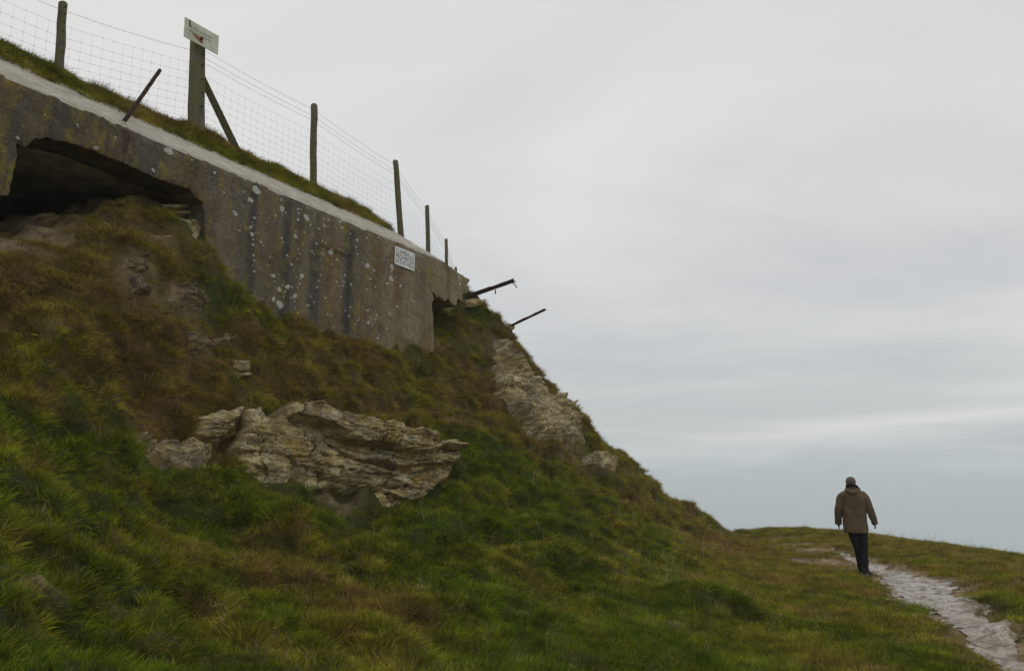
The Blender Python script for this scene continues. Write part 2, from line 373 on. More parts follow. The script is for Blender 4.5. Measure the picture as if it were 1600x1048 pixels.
for (u, v, Y, r, d) in [(1110, 945, 9.7, .5, -.24), (1178, 968, 9.1, .16, .16), (1525, 925, 10.0, .55, -.20), (1570, 962, 8.6, .4, -.14), (1600, 900, 12.0, .8, -.15), (250, 620, 8.9, .4, -.16), (330, 470, 10.9, .35, -.15), (90, 560, 8.0, .5, -.18), (60, 860, 5.9, .35, -.10), (440, 860, 8.0, .5, -.10)]: add_hollow(u, v, Y, r, d)
CAVP = wp(15, 372)
def height(X, Y, detail=True):
    X = np.asarray(X, float); Y = np.asarray(Y, float); sh = X.shape
    x = X.ravel(); y = Y.ravel(); z = np.zeros(len(x))
    n = len(ctrl)
    for s in range(0, len(x), 20000):
        xs = x[s:s+20000]; ys = y[s:s+20000]
        d = np.hypot(xs[:, None]-ctrl[:, 0], ys[:, None]-ctrl[:, 1])
        z[s:s+20000] = (np.where(d > 0, d*d*np.log(d+1e-12), 0))@TW[:n] + TW[n] + TW[n+1]*xs + TW[n+2]*ys
    ins = pip(LAND, x, y); dd = segdist(LAND, x, y); out = np.where(ins, 0, dd)
    bank = sstep(0.15, 0.9, z)                       # hummocky on the bank, flatter on the terrace
    ctrl_z = z
    if detail:
        rid = np.abs(fbm(x*1.05, y*1.05, 3, 11))
        z = z + bank*(0.17*fbm(x*0.9, y*0.9, 4, 3) + 0.24*fbm(x*2.6, y*2.6, 3, 21) + 0.09*(0.5-rid) + 0.15*fbm(x*5.5, y*5.5, 2, 23)) \
              + (1-bank)*(0.05*fbm(x*0.8, y*0.8, 3, 5)+0.03*fbm(x*3, y*3, 3, 9))
        cav = 1-.8*np.exp(-((x-CAVP.x)**2+(y-CAVP.y)**2)/1.3); z = ctrl_z + (z-ctrl_z)*cav
        # sheep terracettes
        ph = z*2.1 + 0.9*fbm(x*0.5, y*0.5, 3, 41)
        z = z + bank*0.055*np.sin(ph*2*math.pi)*(0.5+vn(x*0.6, y*0.6, 77)+0.3)
        z = z + 0.012*fbm(x*9, y*9, 2, 51)
        for hx, hy, r, d in HOLL: z = z - d*np.exp(-((x-hx)**2+(y-hy)**2)/(r*r))
        ps = path_sdf(x, y); near = sstep(2.6, 0.6, ps)
        z = z - 0.09*near
        # grassy lip right of the path
    z = np.where(out > 0, np.minimum(z, 7.0) - 1.35*(np.sqrt(out**2+0.16)-0.4) - 0.02*out**2, z)
    return np.maximum(z, -62).reshape(sh)

# visible check: march
def hit(u, v, y0=2.0, y1=40.0, step=0.05):
    r = ray(u, v); ys = np.arange(y0, y1, step); k = ys/r.y
    xs = r.x*k; zs = CAMZ+r.z*k
    h = height(xs, ys); idx = np.nonzero(zs <= h)[0]
    if len(idx) == 0: return None
    i = idx[0]; return Vector((xs[i], ys[i], h[i]))

# --- vegetation colour: brown/dead (0..1) and dryness painted as real patches of the hill
VEG = [(60, 450, .85), (150, 520, .8), (60, 600, .45), (40, 680, .25), (150, 650, .6), (250, 600, .9), (260, 680, .85), (400, 560, .75), (480, 560, .7), (400, 470, .5), (560, 560, .65), (600, 620, .7),
       (700, 640, .75), (760, 560, .6), (740, 500, .35), (780, 620, .9), (820, 690, .6), (740, 700, .3), (700, 740, .2), (850, 750, .35), (940, 740, .6), (1000, 780, .75), (1060, 810, .75), (1110, 840, .65),
       (1000, 850, .55), (900, 850, .3), (800, 850, .3), (700, 850, .25), (600, 830, .25), (500, 840, .4), (400, 800, .3), (300, 780, .35), (200, 760, .45), (100, 750, .35), (60, 830, .4), (200, 860, .35),
       (320, 900, .3), (480, 920, .75), (560, 920, .65), (400, 960, .5), (300, 970, .45), (150, 950, .3), (60, 960, .3), (100, 1030, .1), (300, 1040, .2), (500, 1030, .35), (600, 1000, .4), (700, 960, .25),
       (800, 1000, .2), (900, 920, .25), (950, 1000, .15), (1050, 960, .2), (1100, 900, .35), (1150, 960, .3), (1200, 900, .45), (1300, 960, .45), (1250, 1030, .3), (1400, 1020, .35), (1320, 900, .6),
       (1180, 830, .5), (1250, 840, .5), (1400, 860, .5), (1500, 880, .55), (1580, 900, .45), (1560, 960, .35), (200, 360, .8), (260, 400, .65), (330, 430, .3), (150, 400, .75), (1000, 1030, .15), (880, 780, .5),
       (800, 760, .15), (760, 720, .05), (820, 790, .3)]
VP = []
for u, v, bb in VEG:
    h_ = hit(u, v)
    if h_ is not None: VP.append((h_.x, h_.y, h_.z, bb+(.14 if u > 1020 and v > 820 else (.12 if v < 640 and u < 800 else 0))))
VP = np.array(VP)
def brown(x, y, z):
    sc = 0.10*np.hypot(VP[:, 0], VP[:, 1])[None, :]*0.55+0.12
    d2 = ((x[:, None]-VP[:, 0])**2+(y[:, None]-VP[:, 1])**2+(z[:, None]-VP[:, 2])**2)
    wgt = 1/(d2/sc**2+0.05)**2
    return np.clip((wgt@VP[:, 3])/wgt.sum(1), 0, 1)
def brown_noisy(x, y, z):
    out = np.empty(len(x))
    for s in range(0, len(x), 20000):
        out[s:s+20000] = brown(x[s:s+20000], y[s:s+20000], z[s:s+20000])-0.05-0.08*sstep(1.9, 1.0, z[s:s+20000])*(z[s:s+20000] > .25)
    n_ = fbm((x+y*0.3)*1.4, (z*1.5+y*0.5)*1.4, 4, 31)
    n2_ = fbm(x*5+3, y*5, 2, 61)
    return np.clip(out+(0.60*n_+0.50*n2_)*(1-.35*sstep(2.2, 3.2, z)), 0, 1)

def vegcolor(t, fac, P, rnd=None):
    """green -> olive -> russet, shared by turf and blades"""
    c = ramp(t, fac, [(0.0, (0.050, 0.080, 0.006)), (0.28, (0.075, 0.095, 0.010)), (0.5, (0.12, 0.105, 0.016)), (0.75, (0.145, 0.098, 0.022)), (1.0, (0.15, 0.088, 0.025))])
    v = ramp(t, noise(t, P, 2.6, 6, 0.72), [(0.34, 0.42), (0.5, 0.95), (0.66, 1.6)])
    return mixc(t, 1.0, c, v, 'MULTIPLY')

m, t, b, P = mat_new('turf_soil', 0.95)
an = N(t, 'ShaderNodeAttribute', attribute_name='brown'); 
c = vegcolor(t, an.outputs['Fac'], P)
c = mixc(t, 0.45, c, (0.030, 0.022, 0.012))
ba = N(t, 'ShaderNodeAttribute', attribute_name='bare')
fine = noise(t, P, 25, 5, 0.7)
soil = ramp(t, noise(t, P, 6, 5, 0.7), [(0.35, (0.13, 0.09, 0.048)), (0.62, (0.33, 0.25, 0.15))])
c = mixc(t, math_(t, 'MULTIPLY', ba.outputs['Fac'], 1.0, clamp=True), c, soil)
c = mixc(t, 0.6, c, ramp(t, fine, [(0.3, 0.5), (0.7, 1.4)]), 'MULTIPLY')
t.links.new(c, b.inputs['Base Color']); bump(t, b, fine, 0.8, 0.03); M_TURF = m

BARE = [(40, 372, .55, 1.0), (0, 378, .5, 1.0), (90, 375, .25, .9), (30, 345, .9, 1.0), (100, 335, .5, .8), (1215, 845, .8, .7), (1240, 850, .9, .5), (1310, 885, .9, .45), (1350, 905, .9, .6), (1370, 915, .5, .6), (1480, 905, .7, .6), (1500, 900, .5, .6), (220, 440, .34, .75), (280, 465, .30, .75), (320, 530, .25, .6), (250, 370, .25, .6),
        (300, 470, .3, .5), (785, 560, .6, .6), (900, 700, .6, .6), (1225, 850, 1.0, 1.0), (1245, 852, .8, .9), (1270, 858, .7, .8), (1262, 876, .5, .8), (1300, 880, .8, .9), (1330, 892, .6, .8), (1385, 912, .4, .9), (205, 650, .25, .5), (480, 905, .2, .5), (65, 905, .15, .5), (530, 795, .28, 1.0), (1150, 968, .14, .7)]
BP = []
for u, v, r, s in BARE:
    h_ = hit(u, v)
    if h_ is not None: BP.append((h_.x, h_.y, h_.z, r, s))
def bare_f(x, y, z):
    o = np.zeros(len(x))
    for bx, by, bz, r, s in BP:
        o = np.maximum(o, s*np.exp(-((x-bx)**2+(y-by)**2+(z-bz)**2)/(r*r)))
    o = np.maximum(o, 0.95*sstep(3.3, 1.15, path_sdf(x, y)))
    return np.clip(o*(1+1.6*fbm(x*3, y*3, 3, 91)), 0, 1)

def grid_mesh(name, xs, ys, zf, mat, kind='structure'):
    X, Y = np.meshgrid(xs, ys, indexing='ij'); Z = zf(X, Y)
    nx, ny = X.shape; V = np.c_[X.ravel(), Y.ravel(), Z.ravel()]
    i = np.arange(nx*ny).reshape(nx, ny)
    Q = np.stack([i[:-1, :-1], i[1:, :-1], i[1:, 1:], i[:-1, 1:]], -1).reshape(-1, 4)
    me = bpy.data.meshes.new(name); me.vertices.add(len(V)); me.vertices.foreach_set('co', V.ravel())
    me.loops.add(Q.size); me.loops.foreach_set('vertex_index', Q.ravel().astype(np.int32))
    me.polygons.add(len(Q)); me.polygons.foreach_set('loop_start', np.arange(0, Q.size, 4, dtype=np.int32))
    me.polygons.foreach_set('loop_total', np.full(len(Q), 4, np.int32)); me.update(calc_edges=True)
    me.polygons.foreach_set('use_smooth', np.ones(len(Q), bool)); me.materials.append(mat)
    o = bpy.data.objects.new(name, me); C.objects.link(o); o['kind'] = kind
    return o, V
def axis(lo, hi, fine_lo, fine_hi, h):
    a = [fine_lo]; 
    mid = list(np.arange(fine_lo, fine_hi+h/2, h))
    L = []; s = h; p = fine_lo
    while p > lo: s *= 1.22; p -= s; L.append(max(p, lo))
    R = []; s = h; p = mid[-1]
    while p < hi: s *= 1.22; p += s; R.append(min(p, hi))
    return np.array(L[::-1]+mid+R)
gx = axis(-90, 60, -9.5, 13.0, 0.055); gy = axis(-40, 90, 1.5, 30.5, 0.06)
ground, GV = grid_mesh('ground', gx, gy, height, M_TURF)
for nm, vals in (('brown', brown_noisy(GV[:, 0], GV[:, 1], GV[:, 2])), ('bare', bare_f(GV[:, 0], GV[:, 1], GV[:, 2]))):
    a = ground.data.attributes.new(nm, 'FLOAT', 'POINT'); a.data.foreach_set('value', vals.astype(np.float32))

# upper ground: the grassy hilltop lying on the bunker roof
CAPW = 0.60; CAPA = math.radians(47)
def sw(P):     # along-wall coordinate and depth behind the wall
    d = Vector((P[0]-WP.x, P[1]-WP.y, 0)); return d.dot(WDIR), -d.dot(WN)
ZT = WP.z
capback = CAPW*math.cos(CAPA); capz = ZT + CAPW*math.sin(CAPA)
S_END = sw(wp(640, 380))[0]           # where the grass on the roof ends
S_R = sw(wp(732, 440))[0]
SIL = [(-300, -60), (0, 58), (50, 80), (100, 106), (150, 126), (200, 150), (250, 172), (300, 193), (350, 216), (400, 240), (450, 262), (500, 290), (540, 312), (580, 331), (610, 345), (632, 360)]
sil = []
for u, v in SIL:
    p = wp(u, v, -(capback+0.55)); s_, d_ = sw(p); sil.append((s_, p.z-0.10))
sil = np.array(sil)
def upper(S, D):
    zc = np.interp(S, sil[:, 0], sil[:, 1]); 
    base = capz-0.03
    rise = sstep(capback-0.05, capback+0.55, D)
    z = base + (zc-base)*rise + 0.13*fbm(S*1.9, D*1.7, 3, 13)*rise + 0.10*fbm(S*5, D*5, 2, 14)*rise
    z = z - 0.10*np.clip(D-capback-0.6, 0, None)          # falls gently behind the crest
    z = np.where(S > S_END, np.minimum(z, base-0.22*(S-S_END)-0.02-0.1*rise), z)
    return z
ss = np.arange(-14, S_R-0.15, 0.07); ds = np.r_[np.arange(capback-0.02, 3.0, 0.06), np.arange(3.1, 24, 0.6)]
S, D = np.meshgrid(ss, ds, indexing='ij'); Zu = upper(S, D)
Xu = WP.x + S*WDIR.x - D*WN.x; Yu = WP.y + S*WDIR.y - D*WN.y
Zu = np.where(S > S_END+0.3, Zu - 1.2*(S-S_END-0.3)*sstep(0.5, 1.8, D), Zu)
nx, ny = S.shape; idx = np.arange(nx*ny).reshape(nx, ny)
Q = np.stack([idx[:-1, :-1], idx[1:, :-1], idx[1:, 1:], idx[:-1, 1:]], -1).reshape(-1, 4)
hilltop = mk('hilltop', np.c_[Xu.ravel(), Yu.ravel(), Zu.ravel()], Q, M_TURF, origin=(0, 0, 0)); hilltop['kind'] = 'structure'
a = hilltop.data.attributes.new('brown', 'FLOAT', 'POINT')
hb = np.clip(0.45+0.7*fbm(S*1.2, D*2, 3, 15), 0, 1); a.data.foreach_set('value', hb.ravel().astype(np.float32))

# ------------------------------------------------------------------ slabs grown from an outline
class Frame:
    def __init__(s, P0, n):
        s.P = Vector(P0); s.n = Vector(n).normalized(); s.a = UP.cross(s.n).normalized(); s.b = s.n.cross(s.a).normalized()
    def ab(s, u, v):
        p = on_plane(u, v, s.P, s.n)-s.P; return (p.dot(s.a), p.dot(s.b))
    def world(s, a, b, h):
        return np.array(s.P)[None, :]+np.outer(a, np.array(s.a))+np.outer(b, np.array(s.b))+np.outer(h, np.array(s.n))
def densify(poly, step, jag=0.0, seed=0, closed=True):
    out = []; n = len(poly); acc = 0
    for i in range(n if closed else n-1):
        x1, y1 = poly[i]; x2, y2 = poly[(i+1) % n]; L = math.hypot(x2-x1, y2-y1); k = max(1, int(L/step))
        for j in range(k):
            t_ = j/k; q = acc+L*t_
            o_ = float(fbm(np.array([q*1.2/max(jag*6, .05)]), np.array([seed*3.7]), 3, seed)[0])*jag*2
            nx_, ny_ = -(y2-y1)/L, (x2-x1)/L
            out.append((x1+(x2-x1)*t_+nx_*o_, y1+(y2-y1)*t_+ny_*o_))
        acc += L
    return out
def conform(fr, A, B, lim=0.9):
    """offset along the frame's normal at which each point meets the ground"""
    h = np.zeros(len(A)); base = fr.world(A, B, h); n = np.array(fr.n)
    for _ in range(7):
        p = base+h[:, None]*n; g = p[:, 2]-height(p[:, 0], p[:, 1])
        p2 = base+(h+.05)[:, None]*n; g2 = p2[:, 2]-height(p2[:, 0], p2[:, 1])
        d = (g2-g)/.05; d = np.where(d < .25, .25, d); h = np.clip(h-np.clip(g/d, -.25, .25), -lim, lim)
    return h
def slab(fr, poly, step, disp, thick, seed=0, jag=0.02, insets=(), follow=None):
    ol = densify(poly, step, jag, seed); n = len(ol)
    xs = [p[0] for p in ol]; ys = [p[1] for p in ol]
    gx_, gy_ = np.meshgrid(np.arange(min(xs), max(xs), step), np.arange(min(ys), max(ys), step), indexing='ij')
    r = np.random.default_rng(seed)
    gx_ = gx_.ravel()+r.uniform(-.25, .25, gx_.size)*step; gy_ = gy_.ravel()+r.uniform(-.25, .25, gy_.size)*step
    k = pip(ol, gx_, gy_) & (segdist(ol, gx_, gy_) > step*0.55)
    pts = [Vector(p) for p in ol]+[Vector((x, y)) for x, y in zip(gx_[k], gy_[k])]
    eds = [(i, (i+1) % n) for i in range(n)]; ins_ok = []
    for ip, mi_ in insets:
        if not pip(ol, np.array([p[0] for p in ip]), np.array([p[1] for p in ip])).all(): continue
        b0 = len(pts); q = len(ip); pts += [Vector(p) for p in ip]; eds += [(b0+i, b0+(i+1) % q) for i in range(q)]; ins_ok.append((ip, mi_))
    vo, eo, fo, *_ = delaunay_2d_cdt(pts, eds, [], 0, 1e-6)
    A = np.array([v[0] for v in vo]); B = np.array([v[1] for v in vo])
    T = np.array([f for f in fo if len(f) == 3])
    cxx = A[T].mean(1); cyy = B[T].mean(1); T = T[pip(ol, cxx, cyy)]
    cxx = A[T].mean(1); cyy = B[T].mean(1); mi = np.zeros(len(T), int)
    for ip, m__ in ins_ok:
        a0, a1 = min(p[0] for p in ip), max(p[0] for p in ip); b0, b1 = min(p[1] for p in ip), max(p[1] for p in ip)
        w_ = np.nonzero((cxx > a0) & (cxx < a1) & (cyy > b0) & (cyy < b1))[0]
        if len(w_): mi[w_[pip(ip, cxx[w_], cyy[w_])]] = m__
    ed = segdist(ol, A, B)
    h = disp(A, B, ed)
    if follow is not None: h = h+conform(fr, A, B)+follow
    Vf = fr.world(A, B, h); Vb = fr.world(A, B, h*0-thick); m_ = len(A)
    cnt = set()
    for f in T:
        for i in range(3): cnt.add((int(f[i]), int(f[(i+1) % 3])))
    sides = []; ex = []; base = 2*m_
    for (i, j) in cnt:
        if (j, i) not in cnt:
            # the broken edge gets its own points, with one rough row inside it
            q0 = base+len(ex); ro = 0.0 if thick < .2 else 0.03
            mid_i = Vf[i]*.6+Vb[i]*.4; mid_j = Vf[j]*.6+Vb[j]*.4
            ex += [Vf[i], Vf[j], mid_i, mid_j, Vb[i], Vb[j]]
            sides += [(q0+1, q0, q0+2, q0+3), (q0+3, q0+2, q0+4, q0+5)]
    Fc = [tuple(f) for f in T]+[tuple(int(q)+m_ for q in f[::-1]) for f in T]+sides
    slab.midx = list(mi)+[0]*(len(T)+len(sides))
    return np.vstack([Vf, Vb, np.array(ex)]), Fc

# ------------------------------------------------------------------ bunker
bunker_origin = wp(680, 541); bunker_origin.z = 4.0
bunker = thing('concrete_bunker', 'long weathered concrete bunker with lichen spots and a dark broken opening above the bank', 'bunker', bunker_origin)
WF = Frame(WP, WN)
out_px = [(735, 437), (730, 447), (733, 455), (725, 460), (723, 471), (717, 467), (713, 479), (707, 473), (701, 466), (695, 471), (689, 463), (683, 465), (679, 458), (674, 455), (679, 466), (674, 474), (677, 486), (679, 520), (680, 620),
          (560, 640), (430, 620), (345, 540), (328, 480), (325, 400), (321, 345), (318, 316), (306, 308), (297, 294), (262, 283), (240, 276), (190, 252), (150, 236), (128, 229), (105, 222), (88, 219), (75, 214), (60, 217), (55, 215), (44, 226), (36, 228), (33, 223), (27, 224), (28, 244), (24, 260),
          (20, 286), (14, 305), (0, 303), (-30, 292), (-52, 330), (-60, 440)]
poly = [WF.ab(u, v) for u, v in out_px]
sg_ = WF.a.dot(WDIR); poly += [(-5.6*sg_, -3.4)]
zt_ab = 0.0
sR = poly[0][0]
poly = [(poly[-1][0], 0.0)] + [(WF.ab(694, 413)[0], 0.0)] + [WF.ab(715, 424), WF.ab(726, 431)] + poly
# frame a axis points along ... keep orientation independent
rec = [WF.ab(503, 384), WF.ab(548, 392), WF.ab(548, 560), WF.ab(503, 560)]
def wdisp(A, B, ed):
    h = 0.02*fbm(A*1.3, B*1.3, 4, 5)+0.010*fbm(A*9, B*9, 3, 6)
    h -= 0.03*sstep(0.05, 0.0, ed)*(0.6+fbm(A*6, B*6, 2, 8))
    xa = sorted([rec[0][0], rec[1][0]])
    inside = (A > xa[0]) & (A < xa[1]) & (B < rec[0][1])
    h -= np.where(inside, 0.035, 0)
    # horizontal pour line and pits
    pit = vn(A*7, B*7, 19); h -= np.where(pit > 0.44, 0.015, 0)
    cr = np.abs(vn(A*0.8+2, B*2.2, 29)+0.15*vn(A*4, B*4, 30)); h -= 0.012*sstep(0.012, 0.0, cr)
    return h
LS = [(264, 235, 6), (400, 297, 6), (392, 312, 4), (368, 333, 4), (398, 340, 2), (312, 238, 3), (444, 305, 4), (441, 326, 4), (472, 318, 4), (478, 340, 4.5), (466, 343, 2), (462, 369, 3), (427, 431, 3), (449, 448, 3.5), (436, 452, 3.5), (448, 458, 3.5), (461, 462, 3.5), (427, 467, 3), (437, 476, 5), (465, 489, 2),
      (472, 431, 3), (408, 378, 2), (519, 393, 4), (575, 415, 4), (612, 417, 3.5), (611, 435, 4), (614, 440, 3), (580, 436, 1.5), (620, 479, 1.8), (575, 485, 2), (576, 504, 2), (590, 528, 2), (718, 433, 2), (719, 443, 2), (532, 346, 2), (507, 353, 2), (150, 231, 3.2), (203, 262, 3), (240, 266, 2.5), (250, 279, 4.5), (28, 215, 2),
      (392, 355, 1.8), (394, 366, 3), (396, 374, 1.5), (396, 382, 1.8), (395, 391, 1.6), (396, 399, 1.6), (397, 407, 1.5), (395, 416, 1.6), (397, 424, 1.6), (396, 350, 1.4), (381, 300, 1.4), (375, 360, 1.5), (558, 375, 2), (574, 372, 1.5), (530, 405, 1.8), (488, 392, 1.5), (540, 440, 1.5), (575, 452, 1.5), (605, 443, 2), (625, 447, 2), (608, 490, 2), (645, 470, 1.5), (560, 500, 1.5), (525, 510, 1.3), (640, 490, 1.2), (350, 300, 1.5), (335, 270, 2), (300, 250, 1.4), (180, 215, 1.5), (120, 195, 1.5), (70, 180, 1.2), (60, 240, 0)]
rl_ = random.Random(21)
for k_ in range(110):
    u_ = rl_.gauss(490, 75); v_ = rl_.uniform(0, 1)
    if 385 < u_ < 665: LS.append((u_, (268+(u_-400)*.485)*(1-v_)+(455+(u_-400)*.33)*v_, rl_.choice((.9, 1.1, 1.3, 1.6))))
rr = random.Random(4); insets = []; taken = []
for u, v, r in LS:
    if r <= 0: continue
    for q in range(3 if r >= 3 else (2 if r > 1.7 or r in (1.5, 1.4) else 1)):
        uu = u+(rr.uniform(-6, 6) if q else 0); vv = v+(rr.uniform(-10, 10) if q else 0); r2 = r if q == 0 else max(0.8, r*0.33)
        R_ = r2*wp(uu, vv).y/F*1.1; a0, b0 = WF.ab(uu, vv)
        if any(math.hypot(a0-p[0], b0-p[1]) < (R_+p[2])*1.5 for p in taken): continue
        taken.append((a0, b0, R_)); n_ = 12; ph = rr.random()*6; k_ = rr.uniform(.1, .3)
        insets.append(([(a0+math.cos(2*math.pi*j/n_)*R_*1.25*(1+k_*math.sin(4*math.pi*j/n_+ph)+rr.uniform(-.3, .3)), b0+math.sin(2*math.pi*j/n_)*R_*(1+k_*math.sin(4*math.pi*j/n_+ph)+rr.uniform(-.3, .3))) for j in range(n_)], 1))
lf, rt = [], []
for j in range(16):
    tt = j/15; u = 195+1.5*math.sin(tt*5); v = 203+tt*38
    wl_ = (4.5+3*math.sin(math.pi*min(1, tt*1.6+.25))*(1-tt*.6))*(1+rr.uniform(-.2, .2))
    lf.append(WF.ab(u-wl_, v-wl_*.4)); rt.append(WF.ab(u+wl_, v+wl_*.4))
insets.append((lf+rt[::-1], 2))
V, Fc = slab(WF, poly, 0.035, wdisp, 0.55, 3, 0.012, insets)
wall = mk('wall', V, Fc, M_CONC, bunker, mats=[M_CONC, M_LICH, M_RUSTSTAIN], midx=slab.midx)


# sloping pale coping
cap_s = np.arange(-5.5, sw(wp(694, 413))[0]-0.02, 0.05)
rows = [(-0.012, -0.012), (0.0, 0.004), (0.25, None), (0.5, None), (0.75, None), (1.0, None)]
Vc = []; Fc = []
s_m = cap_s[-1]
for k_, s_ in enumerate(cap_s):
    tap = float(np.clip((s_m - s_)/1.6, 0.02, 1))
    ca = CAPA + 0.0
    for j, q in enumerate([0, 0.04, 0.2, 0.4, 0.6, 0.8, 1.0]):
        e = float(fbm(np.array([s_*4]), np.array([j*1.3]), 3, 60)[0])
        wdt = CAPW*tap
        dd_ = q*wdt*math.cos(ca); zz = q*wdt*math.sin(ca) + 0.014*e
        if j == 0: dd_ = 0.012-0.02*max(0, float(fbm(np.array([s_*3.1]), np.array([0.]), 3, 66)[0])); zz = -0.022-0.05*max(0, float(fbm(np.array([s_*2.3]), np.array([4.]), 3, 67)[0]))
        p = WP + WDIR*float(s_) - WN*dd_; Vc.append((p.x, p.y, ZT+zz+0.004))
    # skirt down at the back
    p = WP + WDIR*float(s_) - WN*(CAPW*tap*math.cos(ca)+0.25); Vc.append((p.x, p.y, ZT+CAPW*tap*math.sin(ca)-0.02))
nj = 8
for k_ in range(len(cap_s)-1):
    for j in range(nj-1):
        a_ = k_*nj+j; Fc.append((a_, a_+nj, a_+nj+1, a_+1))
mk('coping', Vc, Fc, M_CAP, bunker)
# roof slab / chamber behind the opening
rb = MB()
def wbox(s0, s1, d0, d1, z0, z1, mbd=None, m=0):
    c_ = WP + WDIR*((s0+s1)/2) - WN*((d0+d1)/2); c_.z = (z0+z1)/2
    (mbd or rb).box(c_, (WDIR, WN, UP), (abs(s1-s0)/2, abs(d1-d0)/2, abs(z1-z0)/2), m)
s_open = sw(wp(322, 345))[0]
wbox(-5.6, s_m-0.1, 0.56, 4.2, ZT-0.48, ZT-0.03); rb.build('roof', M_CONC_IN, bunker)
rb = MB(); wbox(-5.6, s_m-0.6, 4.2, 4.6, 3.2, ZT-0.03); rb.build('back_wall', M_CONC_IN, bunker)
rb = MB(); wbox(s_open+0.02, s_open+0.4, 0.56, 4.2, 3.2, ZT-0.49); rb.build('side_wall', M_CONC_IN, bunker)
rb = MB(); wbox(s_m-0.55, s_m-0.15, 0.56, 2.2, 3.2, ZT-0.52); rb.build('end_wall', M_CONC_IN, bunker)

# ------------------------------------------------------------------ notices
M_SIGN = simple('white_painted_board', (0.85, 0.84, 0.80), 0.15, 9, 0.7, 0.2, 0.003)
M_INK = simple('worn_black_lettering', (0.03, 0.03, 0.03), 0.3, 30, 0.8, 0)
def text_mesh(s, size, off=0.0):
    cu = bpy.data.curves.new('txt', 'FONT'); cu.body = s; cu.size = size; cu.offset = off; cu.align_x = 'CENTER'; cu.align_y = 'CENTER'; cu.space_character = 1.05
    o = bpy.data.objects.new('txt', cu); C.objects.link(o); bpy.context.view_layer.update()
    me = bpy.data.meshes.new_from_object(o.evaluated_get(bpy.context.evaluated_depsgraph_get()))
    V = [Vector(v.co) for v in me.vertices]; Fc = [tuple(p.vertices) for p in me.polygons]
    bpy.data.objects.remove(o); bpy.data.meshes.remove(me); bpy.data.curves.remove(cu); return V, Fc
q = [wp(614, 383), wp(646, 398), wp(645, 425), wp(616, 412)]
cen = (q[0]+q[1]+q[2]+q[3])/4
wid = ((q[1]-q[0]).length+(q[2]-q[3]).length)/2; hei = ((q[0]-q[3]).length+(q[1]-q[2]).length)/2
print('notice size', wid, hei)
nt_ = thing('warning_notice', 'white rectangular notice with black capital letters fixed to the bunker wall', 'sign', cen+Vector((0, 0, -hei/2)))
nb = MB(); nb.box(cen+WN*0.032, (WDIR, WN, UP), (wid/2, 0.008, hei/2)); o = nb.build('board', M_SIGN, nt_)
bm_ = MB()
for ln_, zz in (('CLIMBING IS', 0.28), ('PROHIBITED', 0.0), ('IN THIS AREA', -0.28)):
    tv, tf = text_mesh(ln_, hei*0.345, 0.0)
    xs = [p.x for p in tv]; sx = wid*0.90/(max(xs)-min(xs)); mxm = (max(xs)+min(xs))/2; ys = [p.y for p in tv]; mym = (max(ys)+min(ys))/2
    bm_.add([cen + WDIR*(p.x-mxm)*sx + UP*((p.y-mym)+zz*hei) + WN*0.0415 for p in tv], tf)
bm_.build('lettering', M_INK, nt_)
for su in (-1, 1):
    for sv_ in (-1, 1):
        rm = MB(); rm.box(cen+WDIR*su*(wid/2-.02)+UP*sv_*(hei/2-.02)+WN*.041, (WDIR, WN, UP), (.006, .004, .006)); rm.build('fixing_screw', M_RUST, nt_)

# ------------------------------------------------------------------ fence
FOFF = -(capback+0.50)
def fpt(u, v): return wp(u, v, FOFF)
fence = thing('wire_fence', 'mossy wooden post and wire stock fence along the top of the bunker against the sky', 'fence', fpt(489, 298))
def post(u0, v0, u1, v1, wpx, Y=None, name='fence_post', square=False, extra=0.25):
    if Y is None: b_, t_ = fpt(u0, v0), None; t_ = at(u1, v1, b_.y)
    else: b_, t_ = at(u0, v0, Y), at(u1, v1, Y)
    r = wpx*b_.y/F/2
    dirn = (t_-b_).normalized(); b2 = b_-dirn*extra
    mbp = MB(); n_ = 9; pts = []; rad = []
    for i in range(n_):
        tt = i/(n_-1); p = b2.lerp(t_, tt)
        p += Vector((rr.uniform(-1, 1), rr.uniform(-1, 1), 0))*r*(0.02 if square else 0.10)
        pts.append(p); rad.append(r*(1.06-0.12*tt)*(1+rr.uniform(-.05, .05)*(.25 if square else 1)))
    pts.append(t_+dirn*r*0.35); rad.append(r*0.72)
    mbp.tube(pts, rad, 4 if square else 10)
    o_ = mbp.build(name, M_WOOD, fence, smooth=not square)
    if square:
        bv = o_.modifiers.new('bevel', 'BEVEL'); bv.width = 0.008
    POBJ.append(o_)
    return b_, t_, r
posts = []; POBJ = []
posts.append(post(-120, 20, -115, -95, 16))
posts.append(post(92, 110, 98, 6, 15))
pst = post(306, 205, 309, 64, 29, name='strainer_post', square=True); posts.append(pst)
posts.append(post(489, 302, 491, 165, 11.5))
posts.append(post(626, 362, 618, 252, 9.5))
yb = posts[-1][0].y
posts.append(post(669, 392, 667, 322, 7.5, yb+1.6, extra=0.6))
posts.append(post(698, 420, 697, 374, 5.5, yb+3.6, extra=0.6))
posts.append(post(713, 432, 712, 418, 4.5, yb+6.0, extra=0.8))
# brace strut
bb0 = fpt(366, 226); bt0 = fpt(315, 120)
mbp = MB(); mbp.tube([bb0-(bt0-bb0).normalized()*0.2, bb0.lerp(bt0, .5), bt0], [0.088, 0.085, 0.08], 4)
o = mbp.build('brace', M_WOOD, fence); bv = o.modifiers.new('bevel', 'BEVEL'); bv.width = 0.006
